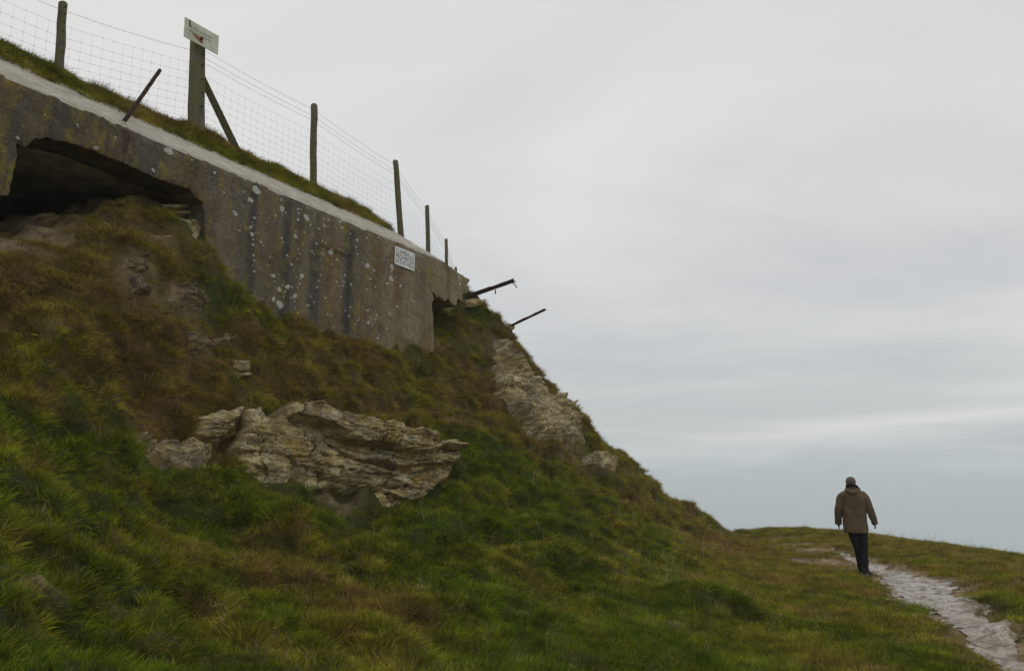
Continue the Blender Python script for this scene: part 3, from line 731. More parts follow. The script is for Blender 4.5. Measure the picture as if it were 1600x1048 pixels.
# staples
for (b_, t_, r), ob_ in zip(posts[1:5], POBJ[1:5]):
    for q in (0.25, 0.4, 0.55, 0.7, 0.82, 0.93):
        p = b_.lerp(t_, q); st_ = MB(); st_.box(p+WN*r*1.0, (WDIR, WN, UP), (0.018 if r > .1 else .01, 0.012, 0.007))
        st_.build('staple', M_RUST, ob_)
def strand(mbw, A, B, sag=0.02, r=0.0022, barb=False, n=10):
    pts = []
    for i in range(n+1):
        tt = i/n; p = A.lerp(B, tt); p.z -= sag*4*tt*(1-tt); p.z += 0.004*rr.uniform(-1, 1); pts.append(p)
    mbw.tube(pts, r, 4, cap=False)
    if barb:
        L = (B-A).length; k = int(L/0.12)
        for i in range(1, k):
            p = A.lerp(B, i/k); p.z -= sag*4*(i/k)*(1-i/k)
            mbw.tube([p+Vector((rr.uniform(-.012, .012), 0, .016)), p-Vector((rr.uniform(-.012, .012), 0, .016))], 0.0018, 3)
wb = MB(); nb_ = MB()
for i in range(len(posts)-1):
    (b0, t0, r0), (b1, t1, r1) = posts[i], posts[i+1]
    L0 = (t0-b0).length; L1 = (t1-b1).length
    H0 = t0.z; H1 = t1.z
    tops = (0.10,) if i < 2 else (0.10, 0.23, 0.33)
    for q in tops:
        A = Vector((t0.x, t0.y, H0-q)); B = Vector((t1.x, t1.y, H1-q))
        if i == 1: B.z -= 0.10
        strand(wb, A, B, 0.03, 0.0024, True, 14)
    net_top = 0.33 if i < 2 else 0.56
    nr = 8
    lv = [net_top + 0.95*((k/(nr-1))**0.85) for k in range(nr)]
    for q in lv:
        strand(nb_, Vector((t0.x, t0.y, H0-q)), Vector((t1.x, t1.y, H1-q-(0.1 if i == 1 else 0))), 0.02, 0.0013)
    span = math.hypot(t1.x-t0.x, t1.y-t0.y); k = int(span/0.15)
    for j in range(1, k):
        tt = j/k; x_, y_ = t0.x+(t1.x-t0.x)*tt, t0.y+(t1.y-t0.y)*tt; zt_ = H0+(H1-H0-(0.1 if i == 1 else 0))*tt-0.08*tt*(1-tt)
        nb_.tube([(x_, y_, zt_-lv[0]), (x_, y_, zt_-lv[-1])], 0.0009, 3, cap=False)
        for q in lv: nb_.box((x_, y_, zt_-q), (WDIR, WN, UP), (0.0035, 0.0035, 0.004))
wb.build('barbed_wire', M_WIRE, fence); nb_.build('wire_netting', M_WIRE, fence)

# faded sign on the strainer post
q = [at(288, 27, pst[0].y-.12), at(341, 56, pst[0].y+.08), at(341, 86, pst[0].y+.08), at(288, 58, pst[0].y-.12)]
M_FADED = None
m, t, b, P = mat_new('faded_enamel', 0.6)
c = ramp(t, noise(t, P, 3.0, 5, 0.65), [(0.35, (0.50, 0.52, 0.38)), (0.65, (0.80, 0.77, 0.66))])
t.links.new(c, b.inputs['Base Color']); M_FADED = m
cen = (q[0]+q[1]+q[2]+q[3])/4; ux = ((q[1]-q[0])+(q[2]-q[3])); ux.z = 0
ex = WDIR.copy(); wid = 0.0
q = [on_plane(u, v, pst[0]+WN*(pst[2]+0.02), WN) for u, v in ((288, 27), (341, 56), (341, 86), (288, 58))]
cen = sum(q, Vector())/4; wid = ((q[1]-q[0]).dot(WDIR)+(q[2]-q[3]).dot(WDIR))/2; hei = ((q[0]-q[3]).length+(q[1]-q[2]).length)/2
slope = ((q[1].z-q[0].z)+(q[2].z-q[3].z))/2/wid
print('post sign', wid, hei, slope)
SX = (WDIR+UP*slope*0.6).normalized(); SU = (UP-WDIR*slope*0.6).normalized()
sg = thing('faded_sign', 'faded pale metal sign with a rust streak on top of the thick square fence post', 'sign', cen-UP*hei/2)
tb = MB(); tb.box(cen, (SX, WN, SU), (wid/2, 0.006, hei/2), 0)
for row, (zz, hh, n_) in enumerate(((0.16, 0.055, 9), (-0.03, 0.05, 11))):
    x_ = -0.33*wid
    for k in range(n_):
        wl_ = wid*0.64/n_
        for s_ in range(2):
            pp = cen+SX*(x_+wl_*(k+0.3*s_))+SU*(zz*hei+rr.uniform(-.006, .006))+WN*0.0085
            tb.box(pp, (SX, WN, SU), (wl_*0.06, 0.001, hei*hh*rr.uniform(.6, 1.1)), 1)
        pp = cen+SX*(x_+wl_*(k+.15))+SU*(zz*hei+hei*hh*rr.choice((-.8, 0, .8)))+WN*0.0085
        tb.box(pp, (SX, WN, SU), (wl_*0.2, 0.001, hei*.012), 1)
tb.build('board', None, sg, mats=[M_FADED, simple('faded_ink', (0.22, 0.22, 0.17), .3, 20, .8, 0)])
db = MB(); db.box(cen-SX*wid*.36+SU*hei*.32+WN*.009, (SX, WN, SU), (wid*.018, .002, hei*.17)); db.build('dark_mark', M_RUST, sg)
rb = MB(); cr_ = cen-SU*hei*.16-SX*wid*0.02+WN*0.0085
pts = [cr_]+[cr_+SX*x*wid+SU*z*hei for x, z in ((.04, .07), (-.06, .06), (-.16, .05), (-.24, .06), (-.26, .02), (-.2, -.05), (-.12, -.14), (-.03, -.2), (.02, -.24), (.06, -.2), (.05, -.08))]
rb.add(pts, [(0, j, j+1) for j in range(1, 11)]+[(0, 11, 1)])
rb.build('rust_streak', simple('orange_rust', (0.33, 0.13, 0.06), .3, 20, .85, 0), sg)
bt = MB(); bt.tube([cr_, cr_+WN*.03], .022, 8); bt.build('bolt', M_RUST, sg)

# ------------------------------------------------------------------ rusty irons
def iron_L(name, A, B, w_, label, group=None, taper=1.0, extra=None):
    d = (B-A).normalized(); s1 = d.cross(WN).normalized(); s2 = d.cross(s1).normalized()
    o_ = MB(); n_ = 12
    for (sa, sb_, off) in ((s1, s2, s2), (s2, s1, s1)):
        V = []; Fq = []
        for i in range(n_+1):
            tt = i/n_; p = A.lerp(B, tt); wv_ = w_*(1-(1-taper)*tt)*(1+rr.uniform(-.1, .1))
            for (x_, y_) in ((0, 0), (wv_, 0), (wv_, w_*.14), (0, w_*.14)):
                V.append(p+sa*x_+sb_*(y_-(0.0 if sa is s1 else 0.0))+Vector((rr.uniform(-1, 1), rr.uniform(-1, 1), rr.uniform(-1, 1)))*w_*.02)
        for i in range(n_):
            for k in range(4): Fq.append((i*4+k, i*4+(k+1) % 4, (i+1)*4+(k+1) % 4, (i+1)*4+k))
        Fq += [(0, 1, 2, 3), (n_*4, n_*4+3, n_*4+2, n_*4+1)]
        o_.add(V, Fq)
    if extra: extra(o_)
    ob = o_.build(name, M_RUST, None, origin=tuple(A)); return tag(ob, label, 'iron bar', group)
A = wp(193, 186, 0.0)-UP*.02; B = at(250, 107, A.y+0.35)
iron_L('iron_stake', A, B, 0.050, 'leaning rusty angle iron stake rising from the pale top edge of the bunker wall', taper=.8)
A = at(728, 468, 18.4); B = at(804, 441, 17.6)
def ex1(o_):
    o_.tube([B-Vector((.05, 0, .02)), B+Vector((-.0, 0, -.05)), B+Vector((.06, 0, -.14))], .012, 5)
    o_.box(at(789, 445, 17.8)+Vector((0, 0, .03)), (Vector((1, 0, 0)), Vector((0, 1, 0)), UP), (.02, .02, .05))
    o_.box(at(774, 454, 17.9)-Vector((0, 0, .03)), (Vector((1, 0, 0)), Vector((0, 1, 0)), UP), (.015, .02, .05))
iron_L('iron_beam', A, B, 0.115, 'thick rusty iron beam jutting out towards the sea from the broken end of the bunker', taper=.8, extra=ex1)
A = at(792, 514, 19.0); B = at(853, 485, 18.2)
iron_L('iron_rail', A, B, 0.065, 'thin rusty iron rail sticking out of the ridge below the thick beam', taper=.9)

# ------------------------------------------------------------------ rock
def worley(x, y, seed):
    ix = np.floor(x); iy = np.floor(y); d1 = np.full(x.shape, 9.0); d2 = d1.copy(); idv = np.zeros(x.shape); tx = idv.copy()
    for a in (-1, 0, 1):
        for b_ in (-1, 0, 1):
            cx_, cy_ = ix+a, iy+b_; px_ = cx_+_hash(cx_, cy_, seed); py_ = cy_+_hash(cx_, cy_, seed+1)
            d = np.abs(x-px_)*.8+np.abs(y-py_)*.9+.25*np.hypot(x-px_, y-py_); v = _hash(cx_, cy_, seed+2)
            c_ = d < d1; d2 = np.where(c_, d1, np.minimum(d2, d)); idv = np.where(c_, v, idv); tx = np.where(c_, (x-px_)*(_hash(cx_, cy_, seed+3)-.5)+(y-py_)*(_hash(cx_, cy_, seed+4)-.5), tx); d1 = np.where(c_, d, d1)
    return idv, d2-d1, tx
def rock_disp(seed, layer=0.09, amp=0.10, bulge=0.18, dip=0.0, edge=0.15, fine_=0.02, sink=0.12, ba=1.9):
    def f(A, B, ed):
        Bd = B - dip*A
        smooth_ = sstep(-.25, .3, fbm(A*1.1, B*1.6, 2, seed+20))          # some parts crumble finely, some are solid
        Bw = Bd + 0.035*fbm(A*1.2, Bd*1.2, 3, seed)+0.014*fbm(A*7, Bd*7, 3, seed+9)
        w1, g1, t1 = worley((A+.06*fbm(A*3, B*3, 2, seed+31))*ba, (Bd+.05*fbm(A*2, B*3, 2, seed+32))*.55/layer, seed+33)
        w2, g2, t2 = worley(A*5.3, Bd*1.6/layer, seed+35)
        q = Bw/layer + 1.3*vn(A*0.35, Bw*0.6, seed+2); li = np.floor(q); fr_ = q-li
        pr = _hash(li, li*0, seed+3)
        pa = vn(A*2.3+li*5.3, li*1.7, seed+4)+0.5
        blk = _hash(np.floor(A*2.2+li*2.7+1.5*vn(A*1.5, li*3.1, seed+8)+.8*vn(A*5, B*6, seed+18)), li, seed+5)
        h = amp*(0.30*pr+0.25*pa+1.25*w1+.9*t1) - .6*amp*sstep(.10, 0, g1) + amp*(.38*w2+.5*t2)*(1-.5*smooth_) - .2*amp*sstep(.12, 0, g2) - np.where(fr_ < 0.12, 0.45*amp, 0)*(1-.6*smooth_)
        li2 = np.floor(Bw/(layer*.30)+1.2*vn(A*3, B*3, seed+21)); h += 0.22*amp*(1-.7*smooth_)*_hash(li2, np.floor(A*4+li2*1.3+vn(A*6, B*6, seed+22)), seed+6)
        h = h*(1-.45*smooth_)
        h += bulge*fbm(A*0.8, B*0.9, 3, seed+7)+amp*.35*fbm(A*4, B*5, 3, seed+23)+fine_*fbm(A*14, B*14, 3, seed+10)
        ck = np.abs(vn(A*1.6+0.4*B+.3*vn(A*6, B*6, seed+30), B*0.5, seed+12)); h -= 0.10*sstep(0.03, 0.0, ck)
        e2 = ed + .5*edge*fbm(A*5, B*5, 3, seed+50)
        return h*sstep(-0.02, edge, e2) - sink*sstep(edge, -0.02, e2)
    return f
def main_disp(seed, top=None, under=(0, 0), **kw):
    base = rock_disp(seed, **kw)
    def f(A, B, ed):
        h = base(A, B, ed)
        ua, ub = under; h = h - .55*np.exp(-((A-ua)/.42)**4-((B-ub)/.13)**2)      # washed-out hollow under the foot
        ta = np.array([p[0] for p in top]); tb = np.array([p[1] for p in top]); o_ = np.argsort(ta)
        edge = np.interp(A, ta[o_], tb[o_])+0.03*fbm(A*3, A*0, 3, seed+40)     # underside of the upper ledge
        q = B-edge; on = ((A > ta.min()-.05) & (A < ta.max()+.1))
        ls = sstep(0.0, 0.02, q)*sstep(-.02, .05, ed)
        h = h + np.where(on, 0.20*ls-0.10*sstep(-.16, -.01, q)*(1-sstep(0.0, .02, q)), 0)
        q2 = q+0.20+0.05*fbm(A*1.5, A*0+5, 3, seed+41); h = h + np.where(on & (A > ta.min()+.5), -0.09*sstep(-.08, -.01, q2)*(1-sstep(0.0, .02, q2)), 0)
        return h
    return f
def rock(name, px, P0, n, label, group=None, mat=None, step=0.022, thick=0.6, jag=0.03, seed=1, parent=None, df=None, follow=None, **kw):
    if n is None:        # lie along the hillside behind the outline; P0 = how far it stands proud
        hs = []
        us_ = [q_[0] for q_ in px]; vs2 = [q_[1] for q_ in px]
        for uu in np.linspace(min(us_), max(us_), 7):
            for vv in np.linspace(min(vs2), max(vs2), 6):
                if pip(px, np.array([uu]), np.array([vv]))[0]:
                    h_ = hit(uu, vv)
                    if h_ is not None: hs.append(h_)
        hs = np.array(hs); c0 = hs.mean(0); u_, s_, vt = np.linalg.svd(hs-c0); nn = Vector(vt[2])
        if nn.z < 0: nn = -nn
        hzl = Vector((nn.x, nn.y, 0))
        if hzl.length < .2 or hzl.dot(Vector((0.6, -0.8, 0))) < 0: hzl = Vector((.6, -.8, 0))
        hzl.normalize(); el = min(math.asin(max(-1, min(1, nn.z))), math.radians(kw.pop('maxtilt', 40))); n = hzl*math.cos(el)+UP*math.sin(el)
        P0 = Vector(c0)+n*P0
    kw.pop('maxtilt', None)
    fr = Frame(P0, n); pl = [fr.ab(u, v) for u, v in px]
    V, Fq = slab(fr, pl, step, (df or rock_disp)(seed, **kw), thick, seed, jag, (), follow)
    o_ = mk(name, V, Fq, mat or M_ROCK, parent, smooth=False)
    if parent is None: tag(o_, label, 'rock', group, 'thing')
    return o_
def hz(ang, tilt):   # normal facing camera side: ang = bearing of outcrop line from X axis, tilt up
    d = Vector((math.cos(ang), math.sin(ang), 0)); n_ = Vector((d.y, -d.x, 0))
    return (n_*math.cos(tilt)+UP*math.sin(tilt)).normalized()
GR = 'limestone outcrops in the grassy bank'
main_px = [(386, 640), (410, 634), (418, 652), (436, 656), (446, 640), (452, 631), (492, 630), (512, 640), (540, 652), (575, 656), (600, 662), (620, 672), (650, 671), (668, 682), (674, 693), (700, 690), (716, 698), (716, 714), (706, 728), (698, 750),
           (680, 764), (662, 778), (640, 790), (622, 796), (600, 802), (575, 804), (548, 800), (525, 792), (500, 786), (480, 784), (455, 788), (425, 784), (400, 774), (385, 752), (364, 742), (358, 720), (362, 700), (374, 680), (384, 665)]
P0 = hit(520, 760)+Vector((0, 0, .05)); P0 = at(520, 760, P0.y-.34)
_mf = Frame(P0, hz(math.radians(42), math.radians(12)))
rock('rock_outcrop', main_px, P0, hz(math.radians(42), math.radians(12)), 'largest pale layered limestone outcrop with a ledge on top in the middle of the bank', GR, seed=12, thick=1.3, layer=.15, amp=.12, dip=-.12, bulge=.10, edge=.05, sink=.05, ba=.75, df=main_disp, under=_mf.ab(532, 783), top=[_mf.ab(u_, v_) for u_, v_ in [(452, 655), (500, 668), (540, 690), (590, 702), (640, 716), (680, 704), (712, 708)]])
slab_px = [(452, 629), (492, 629), (512, 639), (540, 651), (575, 655), (600, 661), (622, 671), (650, 670), (668, 681), (676, 695), (668, 712), (640, 716), (612, 706), (580, 700), (545, 688), (510, 682), (485, 665), (458, 655)]
leftA = [(318, 652), (352, 640), (386, 632), (387, 655), (378, 668), (372, 680), (352, 690), (350, 704), (326, 706), (300, 700), (296, 680)]
hA = hit(345, 700); PA = at(345, 700, hA.y-.15)
rock('rock_outcrop', leftA, PA, hz(math.radians(50), math.radians(10)), 'brown blocky limestone ledge just left of the largest outcrop across a dark crack', GR, seed=23, layer=.12, amp=.12, dip=.02, bulge=.12, step=.018)
leftB = [(198, 684), (240, 686), (290, 684), (330, 692), (334, 722), (322, 738), (290, 742), (252, 730), (228, 712), (200, 704)]
hB = hit(270, 725); PB = at(270, 725, hB.y-.03)
rock('rock_outcrop', leftB, .06, None, 'low grey ledge of limestone at the lower left end of the middle outcrops', GR, seed=34, layer=.07, amp=.12, bulge=.08, step=.015, edge=.14, sink=.14, follow=.10)
# two stacked stones
hS = hit(378, 585); PS = at(378, 585, hS.y-.12)
st1 = [(362, 561), (392, 562), (395, 577), (380, 580), (363, 575)]; st2 = [(362, 580), (380, 582), (394, 581), (391, 588), (366, 587)]
rock('rock_slab', st1, PS, hz(math.radians(40), .05), 'upper of two small pale square stones stacked in the grass above the crack', 'two stacked stones', seed=41, layer=.2, amp=.02, bulge=.02, step=.012, edge=.03, jag=.006, thick=.3, mat=M_CHALK)
rock('rock_slab', st2, PS, hz(math.radians(40), .05), 'lower flat one of two small pale stones stacked in the grass above the crack', 'two stacked stones', seed=42, layer=.2, amp=.02, bulge=.02, step=.010, edge=.02, jag=.005, thick=.3, mat=M_CHALK)
# crumbling strata under the hump left of the wall
hC = hit(220, 460); PC = at(218, 440, hC.y-.10)
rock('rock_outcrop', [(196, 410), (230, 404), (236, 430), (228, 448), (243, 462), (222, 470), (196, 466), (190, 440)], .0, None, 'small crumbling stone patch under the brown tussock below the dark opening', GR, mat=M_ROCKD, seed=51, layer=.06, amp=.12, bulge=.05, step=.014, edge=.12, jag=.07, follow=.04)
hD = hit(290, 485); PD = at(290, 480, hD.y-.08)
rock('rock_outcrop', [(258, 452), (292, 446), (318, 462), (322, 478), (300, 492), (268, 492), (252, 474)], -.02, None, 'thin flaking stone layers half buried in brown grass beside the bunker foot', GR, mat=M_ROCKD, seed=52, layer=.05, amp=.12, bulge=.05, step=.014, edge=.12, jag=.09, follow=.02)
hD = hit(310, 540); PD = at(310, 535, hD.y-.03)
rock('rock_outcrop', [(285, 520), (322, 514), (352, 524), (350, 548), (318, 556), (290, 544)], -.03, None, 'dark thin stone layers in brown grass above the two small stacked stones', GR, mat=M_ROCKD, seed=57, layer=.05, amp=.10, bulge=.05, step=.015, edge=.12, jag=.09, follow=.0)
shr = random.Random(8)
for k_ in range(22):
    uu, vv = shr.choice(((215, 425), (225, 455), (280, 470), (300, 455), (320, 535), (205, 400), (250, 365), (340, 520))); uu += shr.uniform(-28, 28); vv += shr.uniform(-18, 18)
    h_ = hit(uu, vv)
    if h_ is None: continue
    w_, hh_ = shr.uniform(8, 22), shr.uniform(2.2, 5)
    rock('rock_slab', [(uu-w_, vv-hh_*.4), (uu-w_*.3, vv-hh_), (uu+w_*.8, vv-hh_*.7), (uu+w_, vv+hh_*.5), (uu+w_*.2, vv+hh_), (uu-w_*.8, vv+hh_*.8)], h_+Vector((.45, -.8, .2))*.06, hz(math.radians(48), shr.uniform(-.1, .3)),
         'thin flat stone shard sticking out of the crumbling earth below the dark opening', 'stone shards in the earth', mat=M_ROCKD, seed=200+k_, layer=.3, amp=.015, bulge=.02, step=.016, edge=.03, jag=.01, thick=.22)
# broken slabs inside the opening, right end
pcv = wp(285, 330, -0.35)
for k, (px, lb_) in enumerate(((((252, 318), (300, 317), (312, 322), (300, 327), (255, 326)), 'top thin stone slab lying in the right end of the dark opening'),
                        (((262, 330), (300, 328), (310, 333), (285, 338), (264, 336)), 'lower thin stone slab lying in the right end of the dark opening'))):
    rock('rock_slab', px, pcv, WN, lb_, 'slabs in the opening', seed=60+k, layer=.3, amp=.03, bulge=.03, step=.014, edge=.03, jag=.008, thick=.5)
rock('rock_outcrop', [(240, 345), (272, 340), (300, 338), (316, 346), (318, 372), (300, 385), (262, 375)], wp(285, 360, -0.05), (WN*.85+UP*.5).normalized(), 'grey rubble bank at the right jamb of the bunker opening', GR, seed=66, layer=.08, amp=.07, bulge=.08, step=.018, edge=.08, jag=.03)
# ridge cliff
rg1 = [(783, 545), (800, 535), (808, 552), (826, 580), (850, 592), (876, 615), (890, 632), (905, 650), (915, 672), (920, 690), (905, 700), (890, 695), (862, 678), (845, 665), (835, 650), (818, 640), (806, 622), (800, 606), (780, 590), (786, 570)]
PR = at(850, 640, 19.1)
rg1 = [(772, 530), (794, 530), (800, 556), (818, 578), (842, 598), (868, 617), (886, 634), (900, 653), (911, 674), (912, 700), (898, 712), (880, 706), (848, 696), (822, 684), (808, 660), (790, 646), (782, 624), (770, 606), (762, 582), (768, 556)]
rock('rock_outcrop', rg1, 0.0, None, 'long cream face of crumbling rock layers on the ridge edge', GR, mat=M_CHALK, seed=71, step=.028, layer=.13, amp=.17, bulge=.12, thick=1.2, edge=.30, sink=.38, jag=.12, follow=.13)
rg2 = [(905, 706), (925, 700), (948, 708), (966, 726), (964, 745), (945, 742), (925, 728), (908, 722)]
h2 = hit(940, 738); PR2 = at(940, 735, (h2.y if h2 else 21)-.2)
rock('rock_outcrop', rg2, .0, None, 'small white rock patch low on the ridge slope near its foot', GR, mat=M_CHALK, seed=72, step=.03, layer=.09, amp=.12, bulge=.08, thick=.6, edge=.22, sink=.2, jag=.06, follow=.10)
rg3 = [(786, 508), (800, 503), (806, 512), (800, 520), (786, 518)]
rock('rock_slab', rg3, at(796, 512, 19.0), hz(math.radians(30), 0), 'jutting dark slab on the ridge skyline under the thin iron rail', None, mat=M_ROCK, seed=73, step=.02, layer=.12, amp=.08, bulge=.06, thick=.5, edge=.05, jag=.03)
rg4 = [(735, 456), (727, 465), (726, 474), (738, 478), (752, 470), (750, 460)]
rock('rock_slab', rg4, at(738, 466, 18.5), hz(math.radians(30), 0), 'dark broken block under the thick iron beam at the bunker end', None, mat=M_RUST, seed=74, step=.02, layer=.15, amp=.08, bulge=.06, thick=.4, edge=.05, jag=.03)
rg5 = [(1000, 735), (1008, 732), (1018, 738), (1026, 750), (1012, 752), (1001, 746)]
for k, px in enumerate([[(896, 648), (908, 645), (918, 660), (912, 668)], [(980, 722), (990, 722), (1000, 734), (988, 738)]]):
    pass

for k_, (u_, v_, w_, lb_) in enumerate(((689, 474, 7, 'broken concrete lump wedged under the notch at the end of the bunker wall'), (704, 483, 9, 'larger broken concrete lump in the grass under the crumbled wall end'), (742, 474, 9, 'dark broken lump in the grass under the root of the thick iron beam'))):
    h_ = hit(u_, v_)
    if h_ is None: continue
    tag(rock('concrete_lump', [(u_-w_, v_-w_*.4), (u_-w_*.2, v_-w_*.8), (u_+w_*.8, v_-w_*.5), (u_+w_, v_+w_*.3), (u_+w_*.3, v_+w_*.7), (u_-w_*.7, v_+w_*.6)], h_+Vector((.1, -.2, .05)), WN, lb_, None, mat=M_ROCK, seed=300+k_, layer=.12, amp=.08, bulge=.1, step=.02, edge=.05, jag=.03, thick=.35), None, 'rubble')
# ------------------------------------------------------------------ path (wet chalky mud)
m, t, b, P = mat_new('wet_chalk_mud', 0.5)
n1 = noise(t, P, 4.2, 7, 0.72, 1.2); n2 = noise(t, P, 22, 5, 0.7)
c = ramp(t, n1, [(0.36, (0.11, 0.078, 0.048)), (0.46, (0.22, 0.17, 0.12)), (0.57, (0.46, 0.385, 0.31))])
c = mixc(t, ramp(t, n2, [(0.5, 0.0), (0.66, 0.75)]), c, (0.13, 0.105, 0.075))
t.links.new(c, b.inputs['Base Color'])
t.links.new(ramp(t, n1, [(0.44, 0.5), (0.52, 0.08)]), b.inputs['Roughness']); b.inputs['Specular IOR Level'].default_value = 0.5
bump(t, b, math_(t, 'ADD', n2, n1), 0.45, 0.04); M_PATH = m
# cells of a fine local grid that lie inside the ragged outline
px0 = min(p[0] for p in PATH)-1; px1 = max(p[0] for p in PATH)+1; py0 = min(p[1] for p in PATH)-.3; py1 = max(p[1] for p in PATH)+1
hx = 0.035; gxs = np.arange(px0, px1, hx); gys = np.arange(py0, py1, hx)
GX, GY = np.meshgrid(gxs, gys, indexing='ij')
psd = path_sdf(GX, GY)+1.0*fbm(GX*2.2, GY*2.2, 4, 101)+0.75*fbm(GX*8, GY*8, 3, 102)
GZ = height(GX, GY)+0.03*sstep(1.35, 0.9, psd)-0.012+0.012*fbm(GX*5, GY*5, 4, 105)*sstep(1.3, .6, psd)
ids = -np.ones(GX.shape, int); keep = psd < 1.3
cell = keep[:-1, :-1] & keep[1:, :-1] & keep[1:, 1:] & keep[:-1, 1:]
use = np.zeros(GX.shape, bool); use[:-1, :-1] |= cell; use[1:, :-1] |= cell; use[1:, 1:] |= cell; use[:-1, 1:] |= cell
ids[use] = np.arange(use.sum()); ci, cj = np.nonzero(cell)
Fq = np.stack([ids[ci, cj], ids[ci+1, cj], ids[ci+1, cj+1], ids[ci, cj+1]], -1)
po = mk('path', np.c_[GX[use], GY[use], GZ[use]], Fq, M_PATH, origin=(0, 0, 0)); po['kind'] = 'structure'

# ------------------------------------------------------------------ sea
m, t, b, P = mat_new('sea_water', 0.25)
b.inputs['Base Color'].default_value = (0.34, 0.42, 0.43, 1); b.inputs['Specular IOR Level'].default_value = 0.5
bump(t, b, noise(t, P, 0.15, 6, 0.6), 0.5, 0.5); M_SEA = m
SEAZ = -60.0
sea = mk('sea', [(-5500, -5500, SEAZ), (5500, -5500, SEAZ), (5500, 5500, SEAZ), (-5500, 5500, SEAZ)], [(0, 1, 2, 3)], M_SEA, smooth=False, origin=(0, 0, SEAZ)); sea['kind'] = 'structure'

# ------------------------------------------------------------------ grass: blade clumps spread over the bank (one mass)
def grassmat(name, straw=False):
    m, t, b, P = mat_new(name, 0.75)
    ia = N(t, 'ShaderNodeAttribute', attribute_name='brown'); ia.attribute_type = 'INSTANCER'
    va = N(t, 'ShaderNodeAttribute', attribute_name='rnd')
    oi = N(t, 'ShaderNodeObjectInfo')
    f = math_(t, 'ADD', ia.outputs['Fac'], math_(t, 'MULTIPLY', math_(t, 'SUBTRACT', va.outputs['Fac'], 0.5), 0.45))
    f = math_(t, 'ADD', f, math_(t, 'MULTIPLY', math_(t, 'SUBTRACT', oi.outputs['Random'], 0.5), 0.30), clamp=True)
    c = ramp(t, f, [(0.0, (0.105, 0.165, 0.006)), (0.25, (0.185, 0.220, 0.010)), (0.5, (0.30, 0.265, 0.024)), (0.75, (0.30, 0.220, 0.042)), (1.0, (0.26, 0.170, 0.048))])
    st = ramp(t, va.outputs['Fac'], [(0.90, 0.0), (0.93, 1.0)])
    c = mixc(t, math_(t, 'MULTIPLY', st, math_(t, 'MULTIPLY_ADD', f, 0.7, 0.12)), c, (0.36, 0.27, 0.14))
    if straw: c = ramp(t, va.outputs['Fac'], [(0.0, (0.24, 0.16, 0.07)), (1.0, (0.46, 0.36, 0.20))])
    v = ramp(t, noise(t, P, 2.6, 6, 0.72), [(0.34, 0.42), (0.5, 0.95), (0.66, 1.65)])
    hue = noise(t, mapping(t, P, loc=(4, 4, 4)), 4.5, 4, 0.6)
    c = mixc(t, ramp(t, hue, [(0.50, 0.0), (0.64, 0.55)]), c, (0.19, 0.20, 0.010))
    c = mixc(t, 1.0, c, v, 'MULTIPLY')
    t.links.new(c, b.inputs['Base Color']); b.inputs['Specular IOR Level'].default_value = 0.15
    return m
M_GRASS = grassmat('grass_blades'); M_STRAW = grassmat('dry_straw', True)
pc = bpy.data.collections.new('grass_tufts')
def clump(name, nbl, rad, Lr, wr, lean, droop, mat, r_):
    V = []; Fq = []; rn = []
    for k in range(nbl):
        a = r_.uniform(0, 2*math.pi); q = rad*math.sqrt(r_.random()); x, y = q*math.cos(a), q*math.sin(a)
        L = r_.uniform(*Lr); wd = r_.uniform(*wr)/2; a2 = a+r_.uniform(-1.2, 1.2)
        le = r_.uniform(0.1, 0.75)*lean
        d = Vector((math.cos(a2)*le+0.25*droop, math.sin(a2)*le, 1)).normalized()
        p = Vector((x, y, -0.02)); side = d.cross(Vector((r_.uniform(-1, 1), r_.uniform(-1, 1), 0.1))).normalized()
        ns = 4; b0 = len(V)
        for i in range(ns):
            V.append(p-side*wd*(1-0.2*i)); V.append(p+side*wd*(1-0.2*i))
            p = p+d*(L/ns); d = (d+Vector((droop*0.35*r_.uniform(.5, 1.4), 0, -droop*0.42))).normalized() if droop else (d+Vector((math.cos(a2)*.15, math.sin(a2)*.15, -.12))).normalized()
        V.append(p)
        for i in range(ns-1): Fq.append((b0+2*i, b0+2*i+1, b0+2*i+3, b0+2*i+2))
        Fq.append((b0+2*ns-2, b0+2*ns-1, b0+2*ns))
        rn += [r_.random()]*(2*ns+1)
    me = bpy.data.meshes.new(name); me.from_pydata([tuple(v) for v in V], [], Fq); me.update(); me.materials.append(mat)
    at_ = me.attributes.new('rnd', 'FLOAT', 'POINT'); at_.data.foreach_set('value', rn)
    o = bpy.data.objects.new(name, me); pc.objects.link(o); return o
gr_ = random.Random(11)
for k in range(4): clump('tuft_%d_turf' % k, 80, .11, (.03, .10), (.004, .008), 1.5, 0.25, M_GRASS, gr_)           # 0-3
for k in range(4): clump('tuft_%d_tussock' % (k+4), 60, .085, (.09, .26), (.004, .0085), 1.45, (.8, .35, .6, .95)[k], M_GRASS, gr_)     # 4-7
for k in range(2): clump('tuft_%d_straw' % (k+8), 11, .07, (.14, .28), (.004, .006), 1.0, 0.7, M_STRAW, gr_)      # 8-9
clump('tuft_A_weed', 11, .05, (.07, .16), (.022, .042), 1.6, .5, M_GRASS, gr_); clump('tuft_B_stalks', 5, .06, (.25, .42), (.004, .006), .5, .12, M_STRAW, gr_)
